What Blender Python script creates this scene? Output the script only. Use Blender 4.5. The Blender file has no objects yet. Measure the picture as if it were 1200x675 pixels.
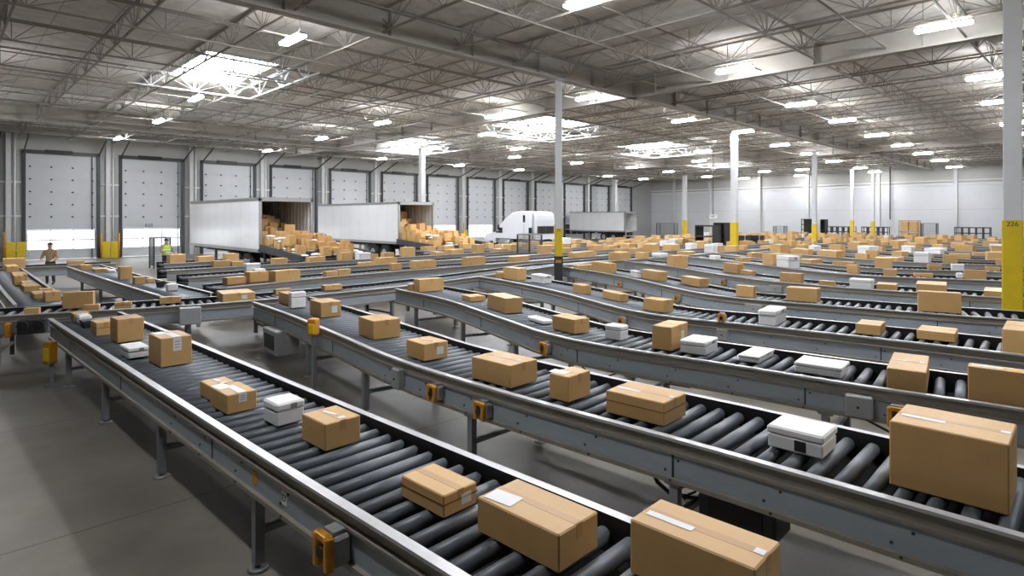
import bpy, bmesh, math, random
from mathutils import Vector, Matrix
random.seed(7)
S = bpy.context.scene
COL = S.collection
HC = 2.8                      # eye height
FX, FY = 0.697, 0.717         # view direction, room axes: +X along the dock wall, +Y towards it
FOC, CX, CY = 700.0, 600.0, 255.0

# ------------------------------------------------------------------ helpers
def at(x, y, z):
    """point of the photograph (1200x675) on the horizontal plane z"""
    Z = FOC * (z - HC) / (CY - y); o = (x - CX) / FOC
    return Vector((Z * (FX + FY * o), Z * (FY - FX * o), z))
def depth(p): return p.x * FX + p.y * FY
def px(p):
    Z = depth(p); return CX + FOC * (p.x * FY - p.y * FX) / Z, CY - FOC * (p.z - HC) / Z

class MB:
    def __init__(s): s.v = []; s.f = []; s.mi = []; s.sm = []
    def face(s, idx, m=0, smooth=False): s.f.append(tuple(idx)); s.mi.append(m); s.sm.append(smooth)
    def frame(s, o, ax, ay, az, pts, faces, m=0, smooth=False):
        b = len(s.v)
        for p in pts: s.v.append(o + ax * p[0] + ay * p[1] + az * p[2])
        for f in faces: s.face([b + i for i in f], m, smooth)
    def box(s, c, sz, rz=0.0, m=0, ax=None, ay=None, az=None):
        c = Vector(c)
        if ax is None:
            ax = Vector((math.cos(rz), math.sin(rz), 0)); ay = Vector((-math.sin(rz), math.cos(rz), 0)); az = Vector((0, 0, 1))
        x, y, z = sz[0] / 2, sz[1] / 2, sz[2] / 2
        P = [(-x,-y,-z),(x,-y,-z),(x,y,-z),(-x,y,-z),(-x,-y,z),(x,-y,z),(x,y,z),(-x,y,z)]
        F = [(3,2,1,0),(4,5,6,7),(0,1,5,4),(1,2,6,5),(2,3,7,6),(3,0,4,7)]
        s.frame(c, ax, ay, az, P, F, m)
    def cbox(s, c, sz, ch, rz=0.0, m=0):
        """box with chamfered edges"""
        c = Vector(c); ax = Vector((math.cos(rz), math.sin(rz), 0)); ay = Vector((-math.sin(rz), math.cos(rz), 0)); az = Vector((0,0,1))
        h = [sz[0]/2, sz[1]/2, sz[2]/2]; ch = min(ch, min(h) * .45)
        P = []; idx = {}
        for sx in (-1,1):
            for sy in (-1,1):
                for sz_ in (-1,1):
                    for k in range(3):
                        q = [sx*(h[0]-ch), sy*(h[1]-ch), sz_*(h[2]-ch)]
                        q[k] = (sx,sy,sz_)[k]*h[k]
                        idx[(sx,sy,sz_,k)] = len(P); P.append(q)
        F = []
        for k in range(3):
            a, b = [i for i in range(3) if i != k]
            for sg in (-1,1):
                ring = []
                for (u, v) in ((-1,-1),(1,-1),(1,1),(-1,1)):
                    t = [0,0,0]; t[k] = sg; t[a] = u; t[b] = v; ring.append(idx[(t[0],t[1],t[2],k)])
                nrm = (1 if k != 1 else -1) * sg
                F.append(tuple(ring) if nrm > 0 else tuple(reversed(ring)))
        for k in range(3):            # edges along axis k
            a, b = [i for i in range(3) if i != k]
            for u in (-1,1):
                for v in (-1,1):
                    t0 = [0,0,0]; t1 = [0,0,0]; t0[k] = -1; t1[k] = 1; t0[a] = t1[a] = u; t0[b] = t1[b] = v
                    q = [idx[tuple(t0)+(a,)], idx[tuple(t1)+(a,)], idx[tuple(t1)+(b,)], idx[tuple(t0)+(b,)]]
                    F.append(tuple(q))
        for sx in (-1,1):
            for sy in (-1,1):
                for sz_ in (-1,1): F.append(tuple(idx[(sx,sy,sz_,k)] for k in range(3)))
        s.frame(c, ax, ay, az, P, F, m)
        s.fix = True
    def bar(s, a, b, w, h=None, m=0, up=Vector((0,0,1))):
        a, b = Vector(a), Vector(b); h = h or w; d = b - a; L = d.length
        if L < 1e-6: return
        d /= L
        if abs(d.dot(up)) > .99: up = Vector((1,0,0))
        x = d.cross(up).normalized(); y = x.cross(d)
        s.box((a + b) / 2, (w, L, h), m=m, ax=x, ay=d, az=y)
    def tube(s, a, b, r, n=10, m=0, caps=True, r2=None, smooth=True):
        a, b = Vector(a), Vector(b); d = (b - a).normalized(); r2 = r if r2 is None else r2
        up = Vector((0,0,1)) if abs(d.z) < .9 else Vector((1,0,0))
        x = d.cross(up).normalized(); y = d.cross(x)
        o = len(s.v)
        for q, rr in ((a, r), (b, r2)):
            for i in range(n):
                t = 2*math.pi*i/n; s.v.append(q + x*(rr*math.cos(t)) + y*(rr*math.sin(t)))
        for i in range(n):
            j = (i+1) % n; s.face((o+i, o+j, o+n+j, o+n+i), m, smooth)
        if caps:
            s.face([o+i for i in reversed(range(n))], m); s.face([o+n+i for i in range(n)], m)
    def path(s, pts, r, n=6, m=0):
        pts = [Vector(p) for p in pts]; o = len(s.v)
        for k, p in enumerate(pts):
            d = (pts[min(k+1, len(pts)-1)] - pts[max(k-1, 0)]).normalized()
            up = Vector((0,0,1)) if abs(d.z) < .9 else Vector((1,0,0))
            x = d.cross(up).normalized(); y = d.cross(x)
            for i in range(n):
                t = 2*math.pi*i/n; s.v.append(p + x*(r*math.cos(t)) + y*(r*math.sin(t)))
        for k in range(len(pts)-1):
            for i in range(n):
                j = (i+1) % n; s.face((o+k*n+i, o+k*n+j, o+(k+1)*n+j, o+(k+1)*n+i), m, True)
        s.face([o+i for i in reversed(range(n))], m); s.face([o+(len(pts)-1)*n+i for i in range(n)], m)
    def sweep(s, rings, mats=None, closed_ring=True, caps=True):
        """rings: list of equal lists of points; mats: material per ring segment"""
        n = len(rings[0]); o = len(s.v)
        for r in rings: s.v.extend(Vector(p) for p in r)
        for k in range(len(rings)-1):
            for i in range(n if closed_ring else n-1):
                j = (i+1) % n
                s.face((o+k*n+i, o+k*n+j, o+(k+1)*n+j, o+(k+1)*n+i), mats[i] if mats else 0)
        if caps and closed_ring:
            s.face([o+i for i in reversed(range(n))], mats[0] if mats else 0); s.face([o+(len(rings)-1)*n+i for i in range(n)], mats[0] if mats else 0)
    def prism(s, prof, axis, a, b, m=0):
        """profile of (u, z) extruded along X (axis 0: u is Y) or Y (axis 1: u is X)"""
        mk = (lambda u, z, t: (t, u, z)) if axis == 0 else (lambda u, z, t: (u, t, z))
        s.sweep([[mk(u, z, a) for u, z in prof], [mk(u, z, b) for u, z in prof]], [m]*len(prof))
    def mesh(s, name, mats, off=Vector((0,0,0))):
        me = bpy.data.meshes.new(name)
        me.from_pydata([tuple(p - off) for p in s.v], [], s.f)
        for m in (mats if isinstance(mats, (list, tuple)) else [mats]): me.materials.append(m)
        me.polygons.foreach_set('material_index', s.mi)
        me.polygons.foreach_set('use_smooth', s.sm)
        bm = bmesh.new(); bm.from_mesh(me); bmesh.ops.recalc_face_normals(bm, faces=bm.faces); bm.to_mesh(me); bm.free()
        return me
    def build(s, name, mats, parent=None, off=None):
        off = off if off is not None else (wloc(parent) if parent else Vector((0,0,0)))
        o = bpy.data.objects.new(name, s.mesh(name, mats, off)); COL.objects.link(o)
        if parent: o.parent = parent
        else: o.location = off
        return o
def wloc(o):
    v = Vector((0,0,0))
    while o: v += o.location; o = o.parent
    return v
def link(name, me, parent=None, loc=(0,0,0), rz=0):
    o = bpy.data.objects.new(name, me); COL.objects.link(o); o.location = loc; o.rotation_euler = (0,0,rz); o.parent = parent
    return o
def empty(name, loc, rz=0):
    o = bpy.data.objects.new(name, None); o.empty_display_size = .2; COL.objects.link(o); o.location = loc; o.rotation_euler = (0,0,rz); return o
def tag(o, label=None, cat=None, group=None, kind=None):
    if label: o['label'] = label
    if cat: o['category'] = cat
    if group: o['group'] = group
    if kind: o['kind'] = kind
    return o
def text(name, body, parent, loc, rot, size, m, ext=.002):
    c = bpy.data.curves.new(name, 'FONT'); c.body = body; c.size = size; c.extrude = ext; c.align_x = 'CENTER'; c.align_y = 'CENTER'
    c.materials.append(m)
    t = bpy.data.objects.new('tmp', c); COL.objects.link(t); dg = bpy.context.evaluated_depsgraph_get(); dg.update()
    me = bpy.data.meshes.new_from_object(t.evaluated_get(dg)); me.name = name; bpy.data.objects.remove(t); bpy.data.curves.remove(c)
    o = bpy.data.objects.new(name, me); COL.objects.link(o); o.parent = parent; o.location = loc; o.rotation_euler = rot
    return o

# ------------------------------------------------------------------ materials
def lin(c):
    return tuple(((v/255)/12.92 if v/255 <= .04045 else (((v/255)+.055)/1.055)**2.4) for v in c) + (1,)
def mat(name, rgb, rough=.6, metal=0.0, noise=0.0, nscale=8.0, rnd=0.0, bump=0.0, spec=.5, stretch=(1,1,1)):
    m = bpy.data.materials.new(name); m.use_nodes = True; nt = m.node_tree; N, Lk = nt.nodes, nt.links
    b = N['Principled BSDF']; b.inputs['Roughness'].default_value = rough; b.inputs['Metallic'].default_value = metal
    b.inputs['Specular IOR Level'].default_value = spec
    base = lin(rgb); b.inputs['Base Color'].default_value = base
    col = None
    if noise or bump:
        tc = N.new('ShaderNodeTexCoord'); mp = N.new('ShaderNodeMapping'); mp.inputs['Scale'].default_value = stretch
        Lk.new(tc.outputs['Object'], mp.inputs['Vector'])
        nz = N.new('ShaderNodeTexNoise'); nz.inputs['Scale'].default_value = nscale; nz.inputs['Detail'].default_value = 5
        Lk.new(mp.outputs[0], nz.inputs['Vector'])
        if noise:
            mr = N.new('ShaderNodeMapRange'); mr.inputs[1].default_value = .3; mr.inputs[2].default_value = .7
            mr.inputs[3].default_value = 1-noise; mr.inputs[4].default_value = 1+noise
            Lk.new(nz.outputs['Fac'], mr.inputs[0])
            mx = N.new('ShaderNodeVectorMath'); mx.operation = 'SCALE'; mx.inputs[0].default_value = base[:3]
            Lk.new(mr.outputs[0], mx.inputs['Scale']); col = mx.outputs[0]
        if bump:
            bp = N.new('ShaderNodeBump'); bp.inputs['Strength'].default_value = bump; bp.inputs['Distance'].default_value = .01
            Lk.new(nz.outputs['Fac'], bp.inputs['Height']); Lk.new(bp.outputs[0], b.inputs['Normal'])
    if rnd:
        oi = N.new('ShaderNodeObjectInfo'); hs = N.new('ShaderNodeHueSaturation')
        m1 = N.new('ShaderNodeMapRange'); m1.inputs[3].default_value = 1-rnd; m1.inputs[4].default_value = 1+rnd*.5
        Lk.new(oi.outputs['Random'], m1.inputs[0]); Lk.new(m1.outputs[0], hs.inputs['Value'])
        if col: Lk.new(col, hs.inputs['Color'])
        else: hs.inputs['Color'].default_value = base
        col = hs.outputs[0]
    if col: Lk.new(col, b.inputs['Base Color'])
    return m
def emit(name, rgb, s):
    m = bpy.data.materials.new(name); m.use_nodes = True; nt = m.node_tree; nt.nodes.clear()
    e = nt.nodes.new('ShaderNodeEmission'); e.inputs[0].default_value = lin(rgb); e.inputs[1].default_value = s
    o = nt.nodes.new('ShaderNodeOutputMaterial'); nt.links.new(e.outputs[0], o.inputs[0]); return m
def grid_mat(name, rgb, line, sx, sy, lw, rough, noise, nscale, axes='XY', spec=.5, bump=0.0, off=(0,0)):
    """surface with joint lines on a grid in object space"""
    m = mat(name, rgb, rough, 0, noise, nscale, bump=bump, spec=spec); nt = m.node_tree; N, Lk = nt.nodes, nt.links
    b = N['Principled BSDF']; tc = N.new('ShaderNodeTexCoord'); sp = N.new('ShaderNodeSeparateXYZ'); Lk.new(tc.outputs['Object'], sp.inputs[0])
    outs = []
    for a, s_, of in ((axes[0], sx, off[0]), (axes[1], sy, off[1])):
        if not s_: continue
        ad = N.new('ShaderNodeMath'); ad.operation = 'ADD'; ad.inputs[1].default_value = of + 1000*s_; Lk.new(sp.outputs[a], ad.inputs[0])
        md = N.new('ShaderNodeMath'); md.operation = 'MODULO'; md.inputs[1].default_value = s_; Lk.new(ad.outputs[0], md.inputs[0])
        lt = N.new('ShaderNodeMath'); lt.operation = 'LESS_THAN'; lt.inputs[1].default_value = lw; Lk.new(md.outputs[0], lt.inputs[0]); outs.append(lt.outputs[0])
    f = outs[0]
    if len(outs) > 1:
        mx = N.new('ShaderNodeMath'); mx.operation = 'MAXIMUM'; Lk.new(outs[0], mx.inputs[0]); Lk.new(outs[1], mx.inputs[1]); f = mx.outputs[0]
    mi = N.new('ShaderNodeMix'); mi.data_type = 'RGBA'; Lk.new(f, mi.inputs[0])
    if b.inputs['Base Color'].is_linked: Lk.new(b.inputs['Base Color'].links[0].from_socket, mi.inputs[6])
    else: mi.inputs[6].default_value = lin(rgb)
    mi.inputs[7].default_value = lin(line); Lk.new(mi.outputs[2], b.inputs['Base Color'])
    return m
def glass(name):
    m = bpy.data.materials.new(name); m.use_nodes = True; nt = m.node_tree; nt.nodes.clear(); N = nt.nodes
    t = N.new('ShaderNodeBsdfTransparent'); t.inputs[0].default_value = (.93,.95,.95,1); g = N.new('ShaderNodeBsdfGlossy'); g.inputs['Roughness'].default_value = .05
    fr = N.new('ShaderNodeFresnel'); fr.inputs[0].default_value = 1.45; mx = N.new('ShaderNodeMixShader'); o = N.new('ShaderNodeOutputMaterial')
    nt.links.new(fr.outputs[0], mx.inputs[0]); nt.links.new(t.outputs[0], mx.inputs[1]); nt.links.new(g.outputs[0], mx.inputs[2]); nt.links.new(mx.outputs[0], o.inputs[0]); return m

M = {
 'floor': grid_mat('concrete_floor', (118,112,103), (72,67,60), 4.6, 3.7, .018, .42, .24, 1.1, off=(1.2,.9), bump=.05),
 'deck': grid_mat('roof_deck', (226,223,217), (188,185,178), 1.3, 2.44, .03, .8, .13, 2.2),
 'joist': mat('joist_steel', (156,151,143), .6),
 'joistwhite': mat('white_painted_steel', (225,226,224), .5),
 'girder': mat('girder_steel', (176,172,164), .55, noise=.05, nscale=2),
 'column': mat('white_column_paint', (206,208,208), .45, noise=.04, nscale=3),
 'yellow': mat('safety_yellow', (214,186,22), .5, noise=.06, nscale=5),
 'wallw': grid_mat('white_insulated_panel', (208,210,213), (166,169,172), 0, 3.66, .03, .6, .03, .6, axes='YZ'),
 'wallg': mat('grey_cladding', (176,175,170), .6, noise=.04, nscale=1),
 'ribbed': grid_mat('ribbed_cladding', (176,178,178), (140,141,141), .3, 0, .05, .6, .05, 1, axes='XZ'),
 'rearwall': mat('grey_wall', (104,102,98), .7, noise=.03, nscale=1),  # for the unseen walls, darkened to cut bounce light
 'door': mat('white_dock_door', (202,205,208), .5, noise=.03, nscale=1.5),
 'doorframe': mat('dark_track_steel', (72,76,78), .5, metal=.3),
 'black': mat('black_plastic', (24,24,25), .5),
 'dark': mat('dark_steel', (58,60,62), .5, metal=.4),
 'glass': glass('clear_pane'),
 'railpanel': mat('rail_blue_grey_paint', (154,164,171), .42, metal=.1, noise=.07, nscale=3, stretch=(1,1,4)),
 'railshade': mat('rail_shade_tinted_alu', (142,136,127), .42, metal=.2, noise=.12, nscale=6, stretch=(1,1,6)),  # aluminium tinted brown for the shading and reflection in the rail recess
 'raillip': mat('rail_bright_edge', (188,189,189), .38, metal=.4, noise=.05, nscale=8),
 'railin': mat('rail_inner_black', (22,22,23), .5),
 'roller': mat('roller_steel', (92,98,104), .46, metal=.2, noise=.05, nscale=5),
 'gapshade': mat('gap_shade_black', (20,20,21), .8),  # black standing in for the shade between the rollers
 'leg': mat('leg_grey_paint', (138,143,146), .45, metal=.2, noise=.05, nscale=4),
 'galv': mat('galvanised_steel', (150,152,152), .4, metal=.5, noise=.08, nscale=9),
 'greybox': mat('grey_enclosure', (158,160,160), .5, metal=.1, noise=.05, nscale=6),
 'amber': mat('amber_guard', (205,140,30), .5, noise=.12, nscale=20),
 'card': mat('cardboard', (205,165,107), .5, noise=.05, nscale=4, rnd=.14, stretch=(1,1,1)),
 'cardin': mat('cardboard_dark_seam', (120,84,48), .8),
 'tape': mat('clear_tape', (188,148,98), .45),
 'whitetape': mat('white_tape', (222,220,214), .4),
 'paper': mat('white_paper', (232,232,230), .6),
 'ink': mat('black_ink', (20,20,22), .6),
 'foam': mat('white_foam', (233,233,233), .6, noise=.02, nscale=10, bump=.1),
 'poly': mat('white_polybag', (232,233,236), .35, noise=.03, nscale=6, bump=.4),
 'trailer': grid_mat('trailer_white_sheet', (244,245,246), (212,214,216), 1.22, 0, .02, .22, .02, 1, axes='YZ'),
 'trailframe': mat('trailer_aluminium_frame', (170,170,168), .4, metal=.5),
 'trailin': mat('trailer_liner', (214,214,212), .6, noise=.1, nscale=2),
 'tyre': mat('tyre_rubber', (28,28,28), .85),
 'truck': mat('truck_white_paint', (216,219,222), .22, noise=.01),
 'darkglass': mat('dark_cab_glass', (34,38,42), .12, spec=.7),
 'lampbody': mat('lamp_housing', (214,214,212), .5),
 'skin': mat('skin', (196,150,122), .6),
 'hair': mat('dark_hair', (40,32,28), .7),
 'navy': mat('dark_workwear', (46,50,56), .8),
 'khaki': mat('tan_jacket', (146,124,92), .8),
 'lime': mat('hi_vis_lime', (168,214,58), .6),
 'wood': mat('pallet_wood', (186,146,98), .75, noise=.1, nscale=6, stretch=(1,6,1)),
 'orange': mat('orange_beam', (206,120,40), .5),
 'wire': mat('wire_mesh_grey', (150,153,156), .4, metal=.6),
 'yard': mat('pale_yard', (225,226,228), .9, noise=.06, nscale=.4),
 'tree': mat('hazy_shrub', (150,154,150), .9, noise=.2, nscale=3),
}
LAMP = emit('lamp_diffuser_glow', (248,250,255), 250.0)
UPL = emit('added_uplight_glow', (250,246,240), 30.0)  # uplight added on the lamp tops to brighten the roof deck
SKYL = emit('skylight_panel_glow', (240,246,255), 28.0)

# ------------------------------------------------------------------ world and camera
w = bpy.data.worlds.new('sky'); S.world = w; w.use_nodes = True
w.node_tree.nodes['Background'].inputs[0].default_value = (.93,.96,1,1); w.node_tree.nodes['Background'].inputs[1].default_value = 4.5
cam = bpy.data.objects.new('camera', bpy.data.cameras.new('camera')); COL.objects.link(cam); S.camera = cam
cam.location = (0,0,HC); cam.rotation_euler = (math.pi/2, 0, -math.atan2(FX, FY))
cam.data.sensor_width = 36; cam.data.lens = 36*FOC/1200; cam.data.shift_y = -(337.5-CY)/1200; cam.data.clip_end = 400; cam.data.clip_start = .05
S.view_settings.view_transform = 'Standard'; S.view_settings.look = 'None'; S.view_settings.gamma = 1; S.view_settings.exposure = 0.04
S.view_settings.use_curve_mapping = False
try:
    S.cycles.use_denoising = True; S.cycles.denoiser = 'OPENIMAGEDENOISE'; S.cycles.denoising_prefilter = 'ACCURATE'
    S.cycles.max_bounces = 8; S.cycles.diffuse_bounces = 5; S.cycles.sample_clamp_indirect = 4; S.cycles.use_light_tree = True
    S.cycles.caustics_reflective = False
except Exception: pass

# ------------------------------------------------------------------ room shell
XB, YD, X0, Y0, ZC = 78.0, 50.0, -9.0, -11.0, 8.72
def struct(mb, name, m, label, cat): return tag(mb.build(name, m), label, cat, kind='structure')
b = MB(); b.box(((X0+XB)/2, (Y0+YD)/2, -.1), (XB-X0, YD-Y0, .2)); struct(b, 'floor', M['floor'], 'grey sealed concrete floor with saw-cut joints', 'floor')
SKY = [(6.9,9.5,22.4,27.1),(25.4,29.6,23.2,28.0),(40.4,44.0,24.6,29.2),(53.6,57.6,26.0,30.6),(25.2,28.4,36.6,41.0)]
b = MB()
xs = sorted({X0, XB} | {v for s in SKY for v in s[:2]}); ys = sorted({Y0, YD} | {v for s in SKY for v in s[2:]})
for i in range(len(xs)-1):
    for j in range(len(ys)-1):
        cx_, cy_ = (xs[i]+xs[i+1])/2, (ys[j]+ys[j+1])/2
        if any(s[0] < cx_ < s[1] and s[2] < cy_ < s[3] for s in SKY): continue
        b.box((cx_, cy_, ZC+.1), (xs[i+1]-xs[i], ys[j+1]-ys[j], .2))
struct(b, 'ceiling', M['deck'], 'pale roof deck above the open web joists', 'ceiling')
b = MB(); b.box((XB+.15, (Y0+YD)/2, 3.25), (.3, YD-Y0, 6.5)); struct(b, 'wall_back', M['wallw'], 'white insulated panel wall at the far end of the hall', 'wall')
b = MB(); b.box((XB+.15, (Y0+YD)/2, (6.5+ZC)/2), (.3, YD-Y0, ZC-6.5))
struct(b, 'wall_back_upper', M['wallg'], 'grey cladding band above the white end wall', 'wall')
b = MB(); b.box((X0-.15, (Y0+YD)/2, ZC/2), (.3, YD-Y0, ZC)); struct(b, 'wall_left', M['rearwall'], 'grey side wall of the hall', 'wall')
b = MB(); b.box(((X0+XB)/2, Y0-.15, ZC/2), (XB-X0, .3, ZC)); struct(b, 'wall_right', M['rearwall'], 'grey wall behind the viewpoint', 'wall')
# dock wall with openings
DW, DH, DS, D0 = 3.85, 7.0, 5.36, 4.4
doors = [D0 + DS*i for i in range(-2, 13)]
b = MB(); e = X0
for dx in doors:
    b.box(((e+dx)/2, YD+.15, DH/2), (dx-e, .3, DH)); e = dx+DW
b.box(((e+XB)/2, YD+.15, DH/2), (XB-e, .3, DH))
struct(b, 'wall_dock', M['ribbed'], 'ribbed grey dock wall between the loading doors', 'wall')
b = MB(); b.box(((X0+XB)/2, YD+.15, (DH+ZC)/2), (XB-X0, .3, ZC-DH)); struct(b, 'wall_dock_header', M['wallg'], 'grey cladding over the loading doors', 'wall')
ORD = ['zeroth','first','second','third','fourth','fifth','sixth','seventh','eighth','ninth','tenth','eleventh','twelfth','thirteenth','fourteenth','fifteenth','sixteenth','seventeenth','eighteenth','nineteenth','twentieth','twenty-first','twenty-second','twenty-third','twenty-fourth','twenty-fifth','twenty-sixth','twenty-seventh','twenty-eighth','twenty-ninth','thirtieth']
for k in range(31, 80):
    ORD.append(['thirty','forty','fifty','sixty','seventy'][k//10-3] + ('-' + ORD[k%10] if k%10 else ''))
ORD[40], ORD[50], ORD[60], ORD[70] = 'fortieth','fiftieth','sixtieth','seventieth'
proto = None
for i, dx in enumerate(doors):
    if i < 1: 
        b = MB(); b.box((dx+DW/2, YD+.12, DH/2), (DW, .08, DH)); struct(b, 'door_1', M['door'], 'closed white dock door outside the frame', 'door'); continue
    if proto is None:
        r = empty('door_2', (dx, YD, 0)); proto = r
        b = MB(); o = wloc(r)
        zs = [0,.62] ; b.box((dx+DW/2, YD+.1, .31), (DW, .07, .60))
        z = 2.02
        while z < DH-.05:
            h = min(.83, DH-z); b.box((dx+DW/2, YD+.1, z+h/2), (DW, .07, h-.018)); b.box((dx+DW/2, YD+.12, z+h/2), (DW, .05, h)); z += .83
        b.build('door_panel', M['door'], r)
        b = MB()
        for zz in (.64,1.29,1.98): b.box((dx+DW/2, YD+.1, zz), (DW, .08, .07))
        for k in range(4): b.box((dx+.05+k*(DW-.1)/3, YD+.1, 1.31), (.1 if k in (0,3) else .06, .08, 1.4))
        b.build('window_frame', M['door'], r)
        b = MB(); b.box((dx+DW/2, YD+.1, 1.31), (DW-.1, .012, 1.34)); b.build('window_pane', M['glass'], r)
        b = MB()
        z = 2.02+.83
        while z < DH-.1:
            for u in (.06,.35,.65,.94): b.box((dx+DW*u, YD+.045, z), (.11, .05, .09))
            z += .83
        b.build('hinge_rivet', M['black'], r)
        for sx in (-.1, DW+.1):
            b = MB(); b.box((dx+sx, YD-.04, DH/2+.05), (.2, .16, DH+.1)); b.box((dx+sx*.9+.02, YD-.14, DH/2), (.05, .06, DH)); b.build('track', M['doorframe'], r)
        b = MB(); b.box((dx+DW/2, YD-.05, DH+.14), (DW+.4, .18, .22)); b.build('header_rail', M['doorframe'], r)
        b = MB(); b.box((dx+DW/2-.2, YD-.2, DH+.17), (1.5, .14, .24)); b.build('operator_box', M['black'], r)
        for sx in (-.1, DW+.1):
            b = MB(); b.bar((dx+sx, YD-.1, DH+.05), (dx+sx, YD-2.8, ZC-.75), .06, .08); b.build('overhead_track', M['dark'], r)
    else:
        r = empty('door_%d' % (i+1), (dx, YD, 0))
        for c in list(proto.children):
            d = c.copy(); COL.objects.link(d); d.parent = r
    tag(r, '%s white sectional dock door along the dock wall' % ORD[max(i-1,1)] if i > 1 else 'white sectional dock door before the first pier', 'door', kind='structure')
    if abs(i-3) < .5: text('door_number', '610', r, (DW*.44, -.0+.055, 2.23), (math.pi/2,0,0), .34, M['ink'])
# piers between doors: column, girts
for i in range(1, len(doors)):
    xm = doors[i] - (DS-DW)/2
    r = empty('wall_pier', (xm, YD, 0)); tag(r, 'white steel wall post with girts between two dock doors', 'wall post', 'posts between the dock doors', 'structure')
    b = MB(); b.box((xm-.12, YD-.16, 4.2), (.26, .26, 8.4)); b.build('post', M['column'], r)
    b = MB(); b.tube((xm+.2, YD-.12, .2), (xm+.2, YD-.12, 8.3), .06, 8); b.build('conduit', M['joistwhite'], r)
    b = MB()
    for z in (2.9, 5.1): b.box((xm, YD-.07, z), (DS-DW-.42, .12, .1))
    b.build('girt', M['joistwhite'], r)
# wall trims
b = MB(); b.tube((X0, YD-.5, 8.36), (XB, YD-.5, 8.36), .1, 8); struct(b, 'trim_1', M['joistwhite'], 'pale pipe running along the top of the dock wall', 'pipe')
b = MB(); b.box((XB-.1, (Y0+YD)/2, 6.75), (.2, YD-Y0, .12)); b.box((XB-.06, (Y0+YD)/2, 6.35), (.12, YD-Y0, .1)); struct(b, 'trim_2', M['joistwhite'], 'pale rails along the upper end wall', 'rail')
for y in (-6, 3.9, 12.6, 19.8, 27.5, 33.5, 40.5, 46):
    b = MB(); b.box((XB-.25, y, ZC/2), (.3, .32, ZC)); tag(b.build('wall_post', M['column']), 'white steel post against the white end wall', 'wall post', 'posts on the end wall', 'structure')
# outside
b = MB(); b.box((35, 90, -.15), (190, 80-.7, .1)); tag(b.build('ground_outside', M['yard']), 'pale yard beyond the dock door windows', 'ground', kind='structure')
# ------------------------------------------------------------------ roof steel
def joist(axis, c, a, e, ztop=8.66, zbot=8.02, m='joist', w=.036, step=2.4, fan=.62):
    b = MB(); P = (lambda t, z: (c, t, z)) if axis == 1 else (lambda t, z: (t, c, z))
    b.bar(P(a, ztop), P(e, ztop), w*1.5, .06); b.bar(P(a, zbot), P(e, zbot), w*1.3, .05)
    t = a + step/2; s = .021
    while t < e:
        for d in (-fan, 0, fan):
            if a < t+d < e: b.bar(P(t, zbot), P(t+d, ztop), s)
        if step > 1.5:
            for sg in (-1, 1):
                if a < t+sg*step/2 < e: b.bar(P(t, zbot), P(t+sg*step/2, ztop), s*.9)
        t += step
    o = b.build('ceiling_joist', M[m]); return tag(o, 'open web steel joist under the roof deck', 'joist', 'open web roof joists', 'structure')
x = -6.2
while x < XB-1:
    joist(1, x, Y0, YD-.3); x += 2.55
y = -8.5
while y < YD-2:
    if abs(y-14.6) > .8: joist(0, y, X0, XB-.3, 8.6, 7.98, w=.034, step=3.05)
    y += 3.9
b = MB()
y = -6.5
while y < YD-1:
    b.bar((X0, y, 8.06), (XB, y, 8.06), .035); y += 3.9
tag(b.build('ceiling_bridging', M['joist']), 'thin bridging rods tying the roof joists together', 'joist', kind='structure')
def girder(axis, c, a, e, zt=8.68, zb=7.86):
    b = MB(); wf, t = .34, .05
    prof = [(-wf/2,zb),(wf/2,zb),(wf/2,zb+t),(.03,zb+t),(.03,zt-t),(wf/2,zt-t),(wf/2,zt),(-wf/2,zt),(-wf/2,zt-t),(-.03,zt-t),(-.03,zb+t),(-wf/2,zb+t)]
    b.prism([(c+u, z) for u, z in prof], axis, a, e)
    t_ = a+3.05
    while t_ < e:
        for sg in (-1,1):
            p = (t_, c+sg*.1, (zt+zb)/2) if axis == 0 else (c+sg*.1, t_, (zt+zb)/2)
            b.box(p, (.02,.14,zt-zb-.1) if axis == 0 else (.14,.02,zt-zb-.1))
        t_ += 3.05
    return tag(b.build('ceiling_beam', M['girder']), 'deep grey steel girder under the roof deck', 'girder', 'roof girders', 'structure')
girder(0, 14.6, X0, XB-.3); girder(1, 21.3, Y0, YD-.4); girder(0, 40.3, X0, XB-.3); girder(1, 52.0, Y0, YD-.4)
# skylights
for i, (xa, xb, ya, yb) in enumerate(SKY):
    r = empty('skylight', ((xa+xb)/2, (ya+yb)/2, ZC)); r.name = 'skylight'
    tag(r, 'bright roof skylight, %s' % ['the big one over the first open trailer','second one along the main skylight row','third one along the main skylight row','fourth one along the main skylight row','the one close to the dock wall'][i], 'skylight')
    b = MB(); b.box(((xa+xb)/2, (ya+yb)/2, ZC+.16), (xb-xa, yb-ya, .05)); b.build('panel', SKYL, r)
    b = MB()
    for (p, q) in (((xa,ya),(xb,ya)),((xb,ya),(xb,yb)),((xb,yb),(xa,yb)),((xa,yb),(xa,ya))): b.bar((*p, ZC+.05), (*q, ZC+.05), .06, .3)
    b.build('curb', M['joistwhite'], r)
    b = MB()                                             # joists by the opening, coloured white for the skylight falling on them
    for (p, q) in (((xa-1.6,yb-.9),(xb+.4,yb-.9)),((xb+.3,ya-2.6),(xb+.3,yb-.9)),((xa+.3,ya-.5),(xb+.3,ya-.5))):
        b.bar((*p, 7.9), (*q, 7.9), .05); b.bar((*p, 8.5), (*q, 8.5), .045); n = 3
        for k in range(n):
            u = (k+.5)/n; c = (p[0]+(q[0]-p[0])*u, p[1]+(q[1]-p[1])*u); du = .14
            b.bar((*c, 7.9), (*c, 8.5), .03)
            for sg in (-1,1): b.bar((*c, 7.9), (p[0]+(q[0]-p[0])*(u+sg*du), p[1]+(q[1]-p[1])*(u+sg*du), 8.5), .03)
    b.build('frame', M['joistwhite'], r)
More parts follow.
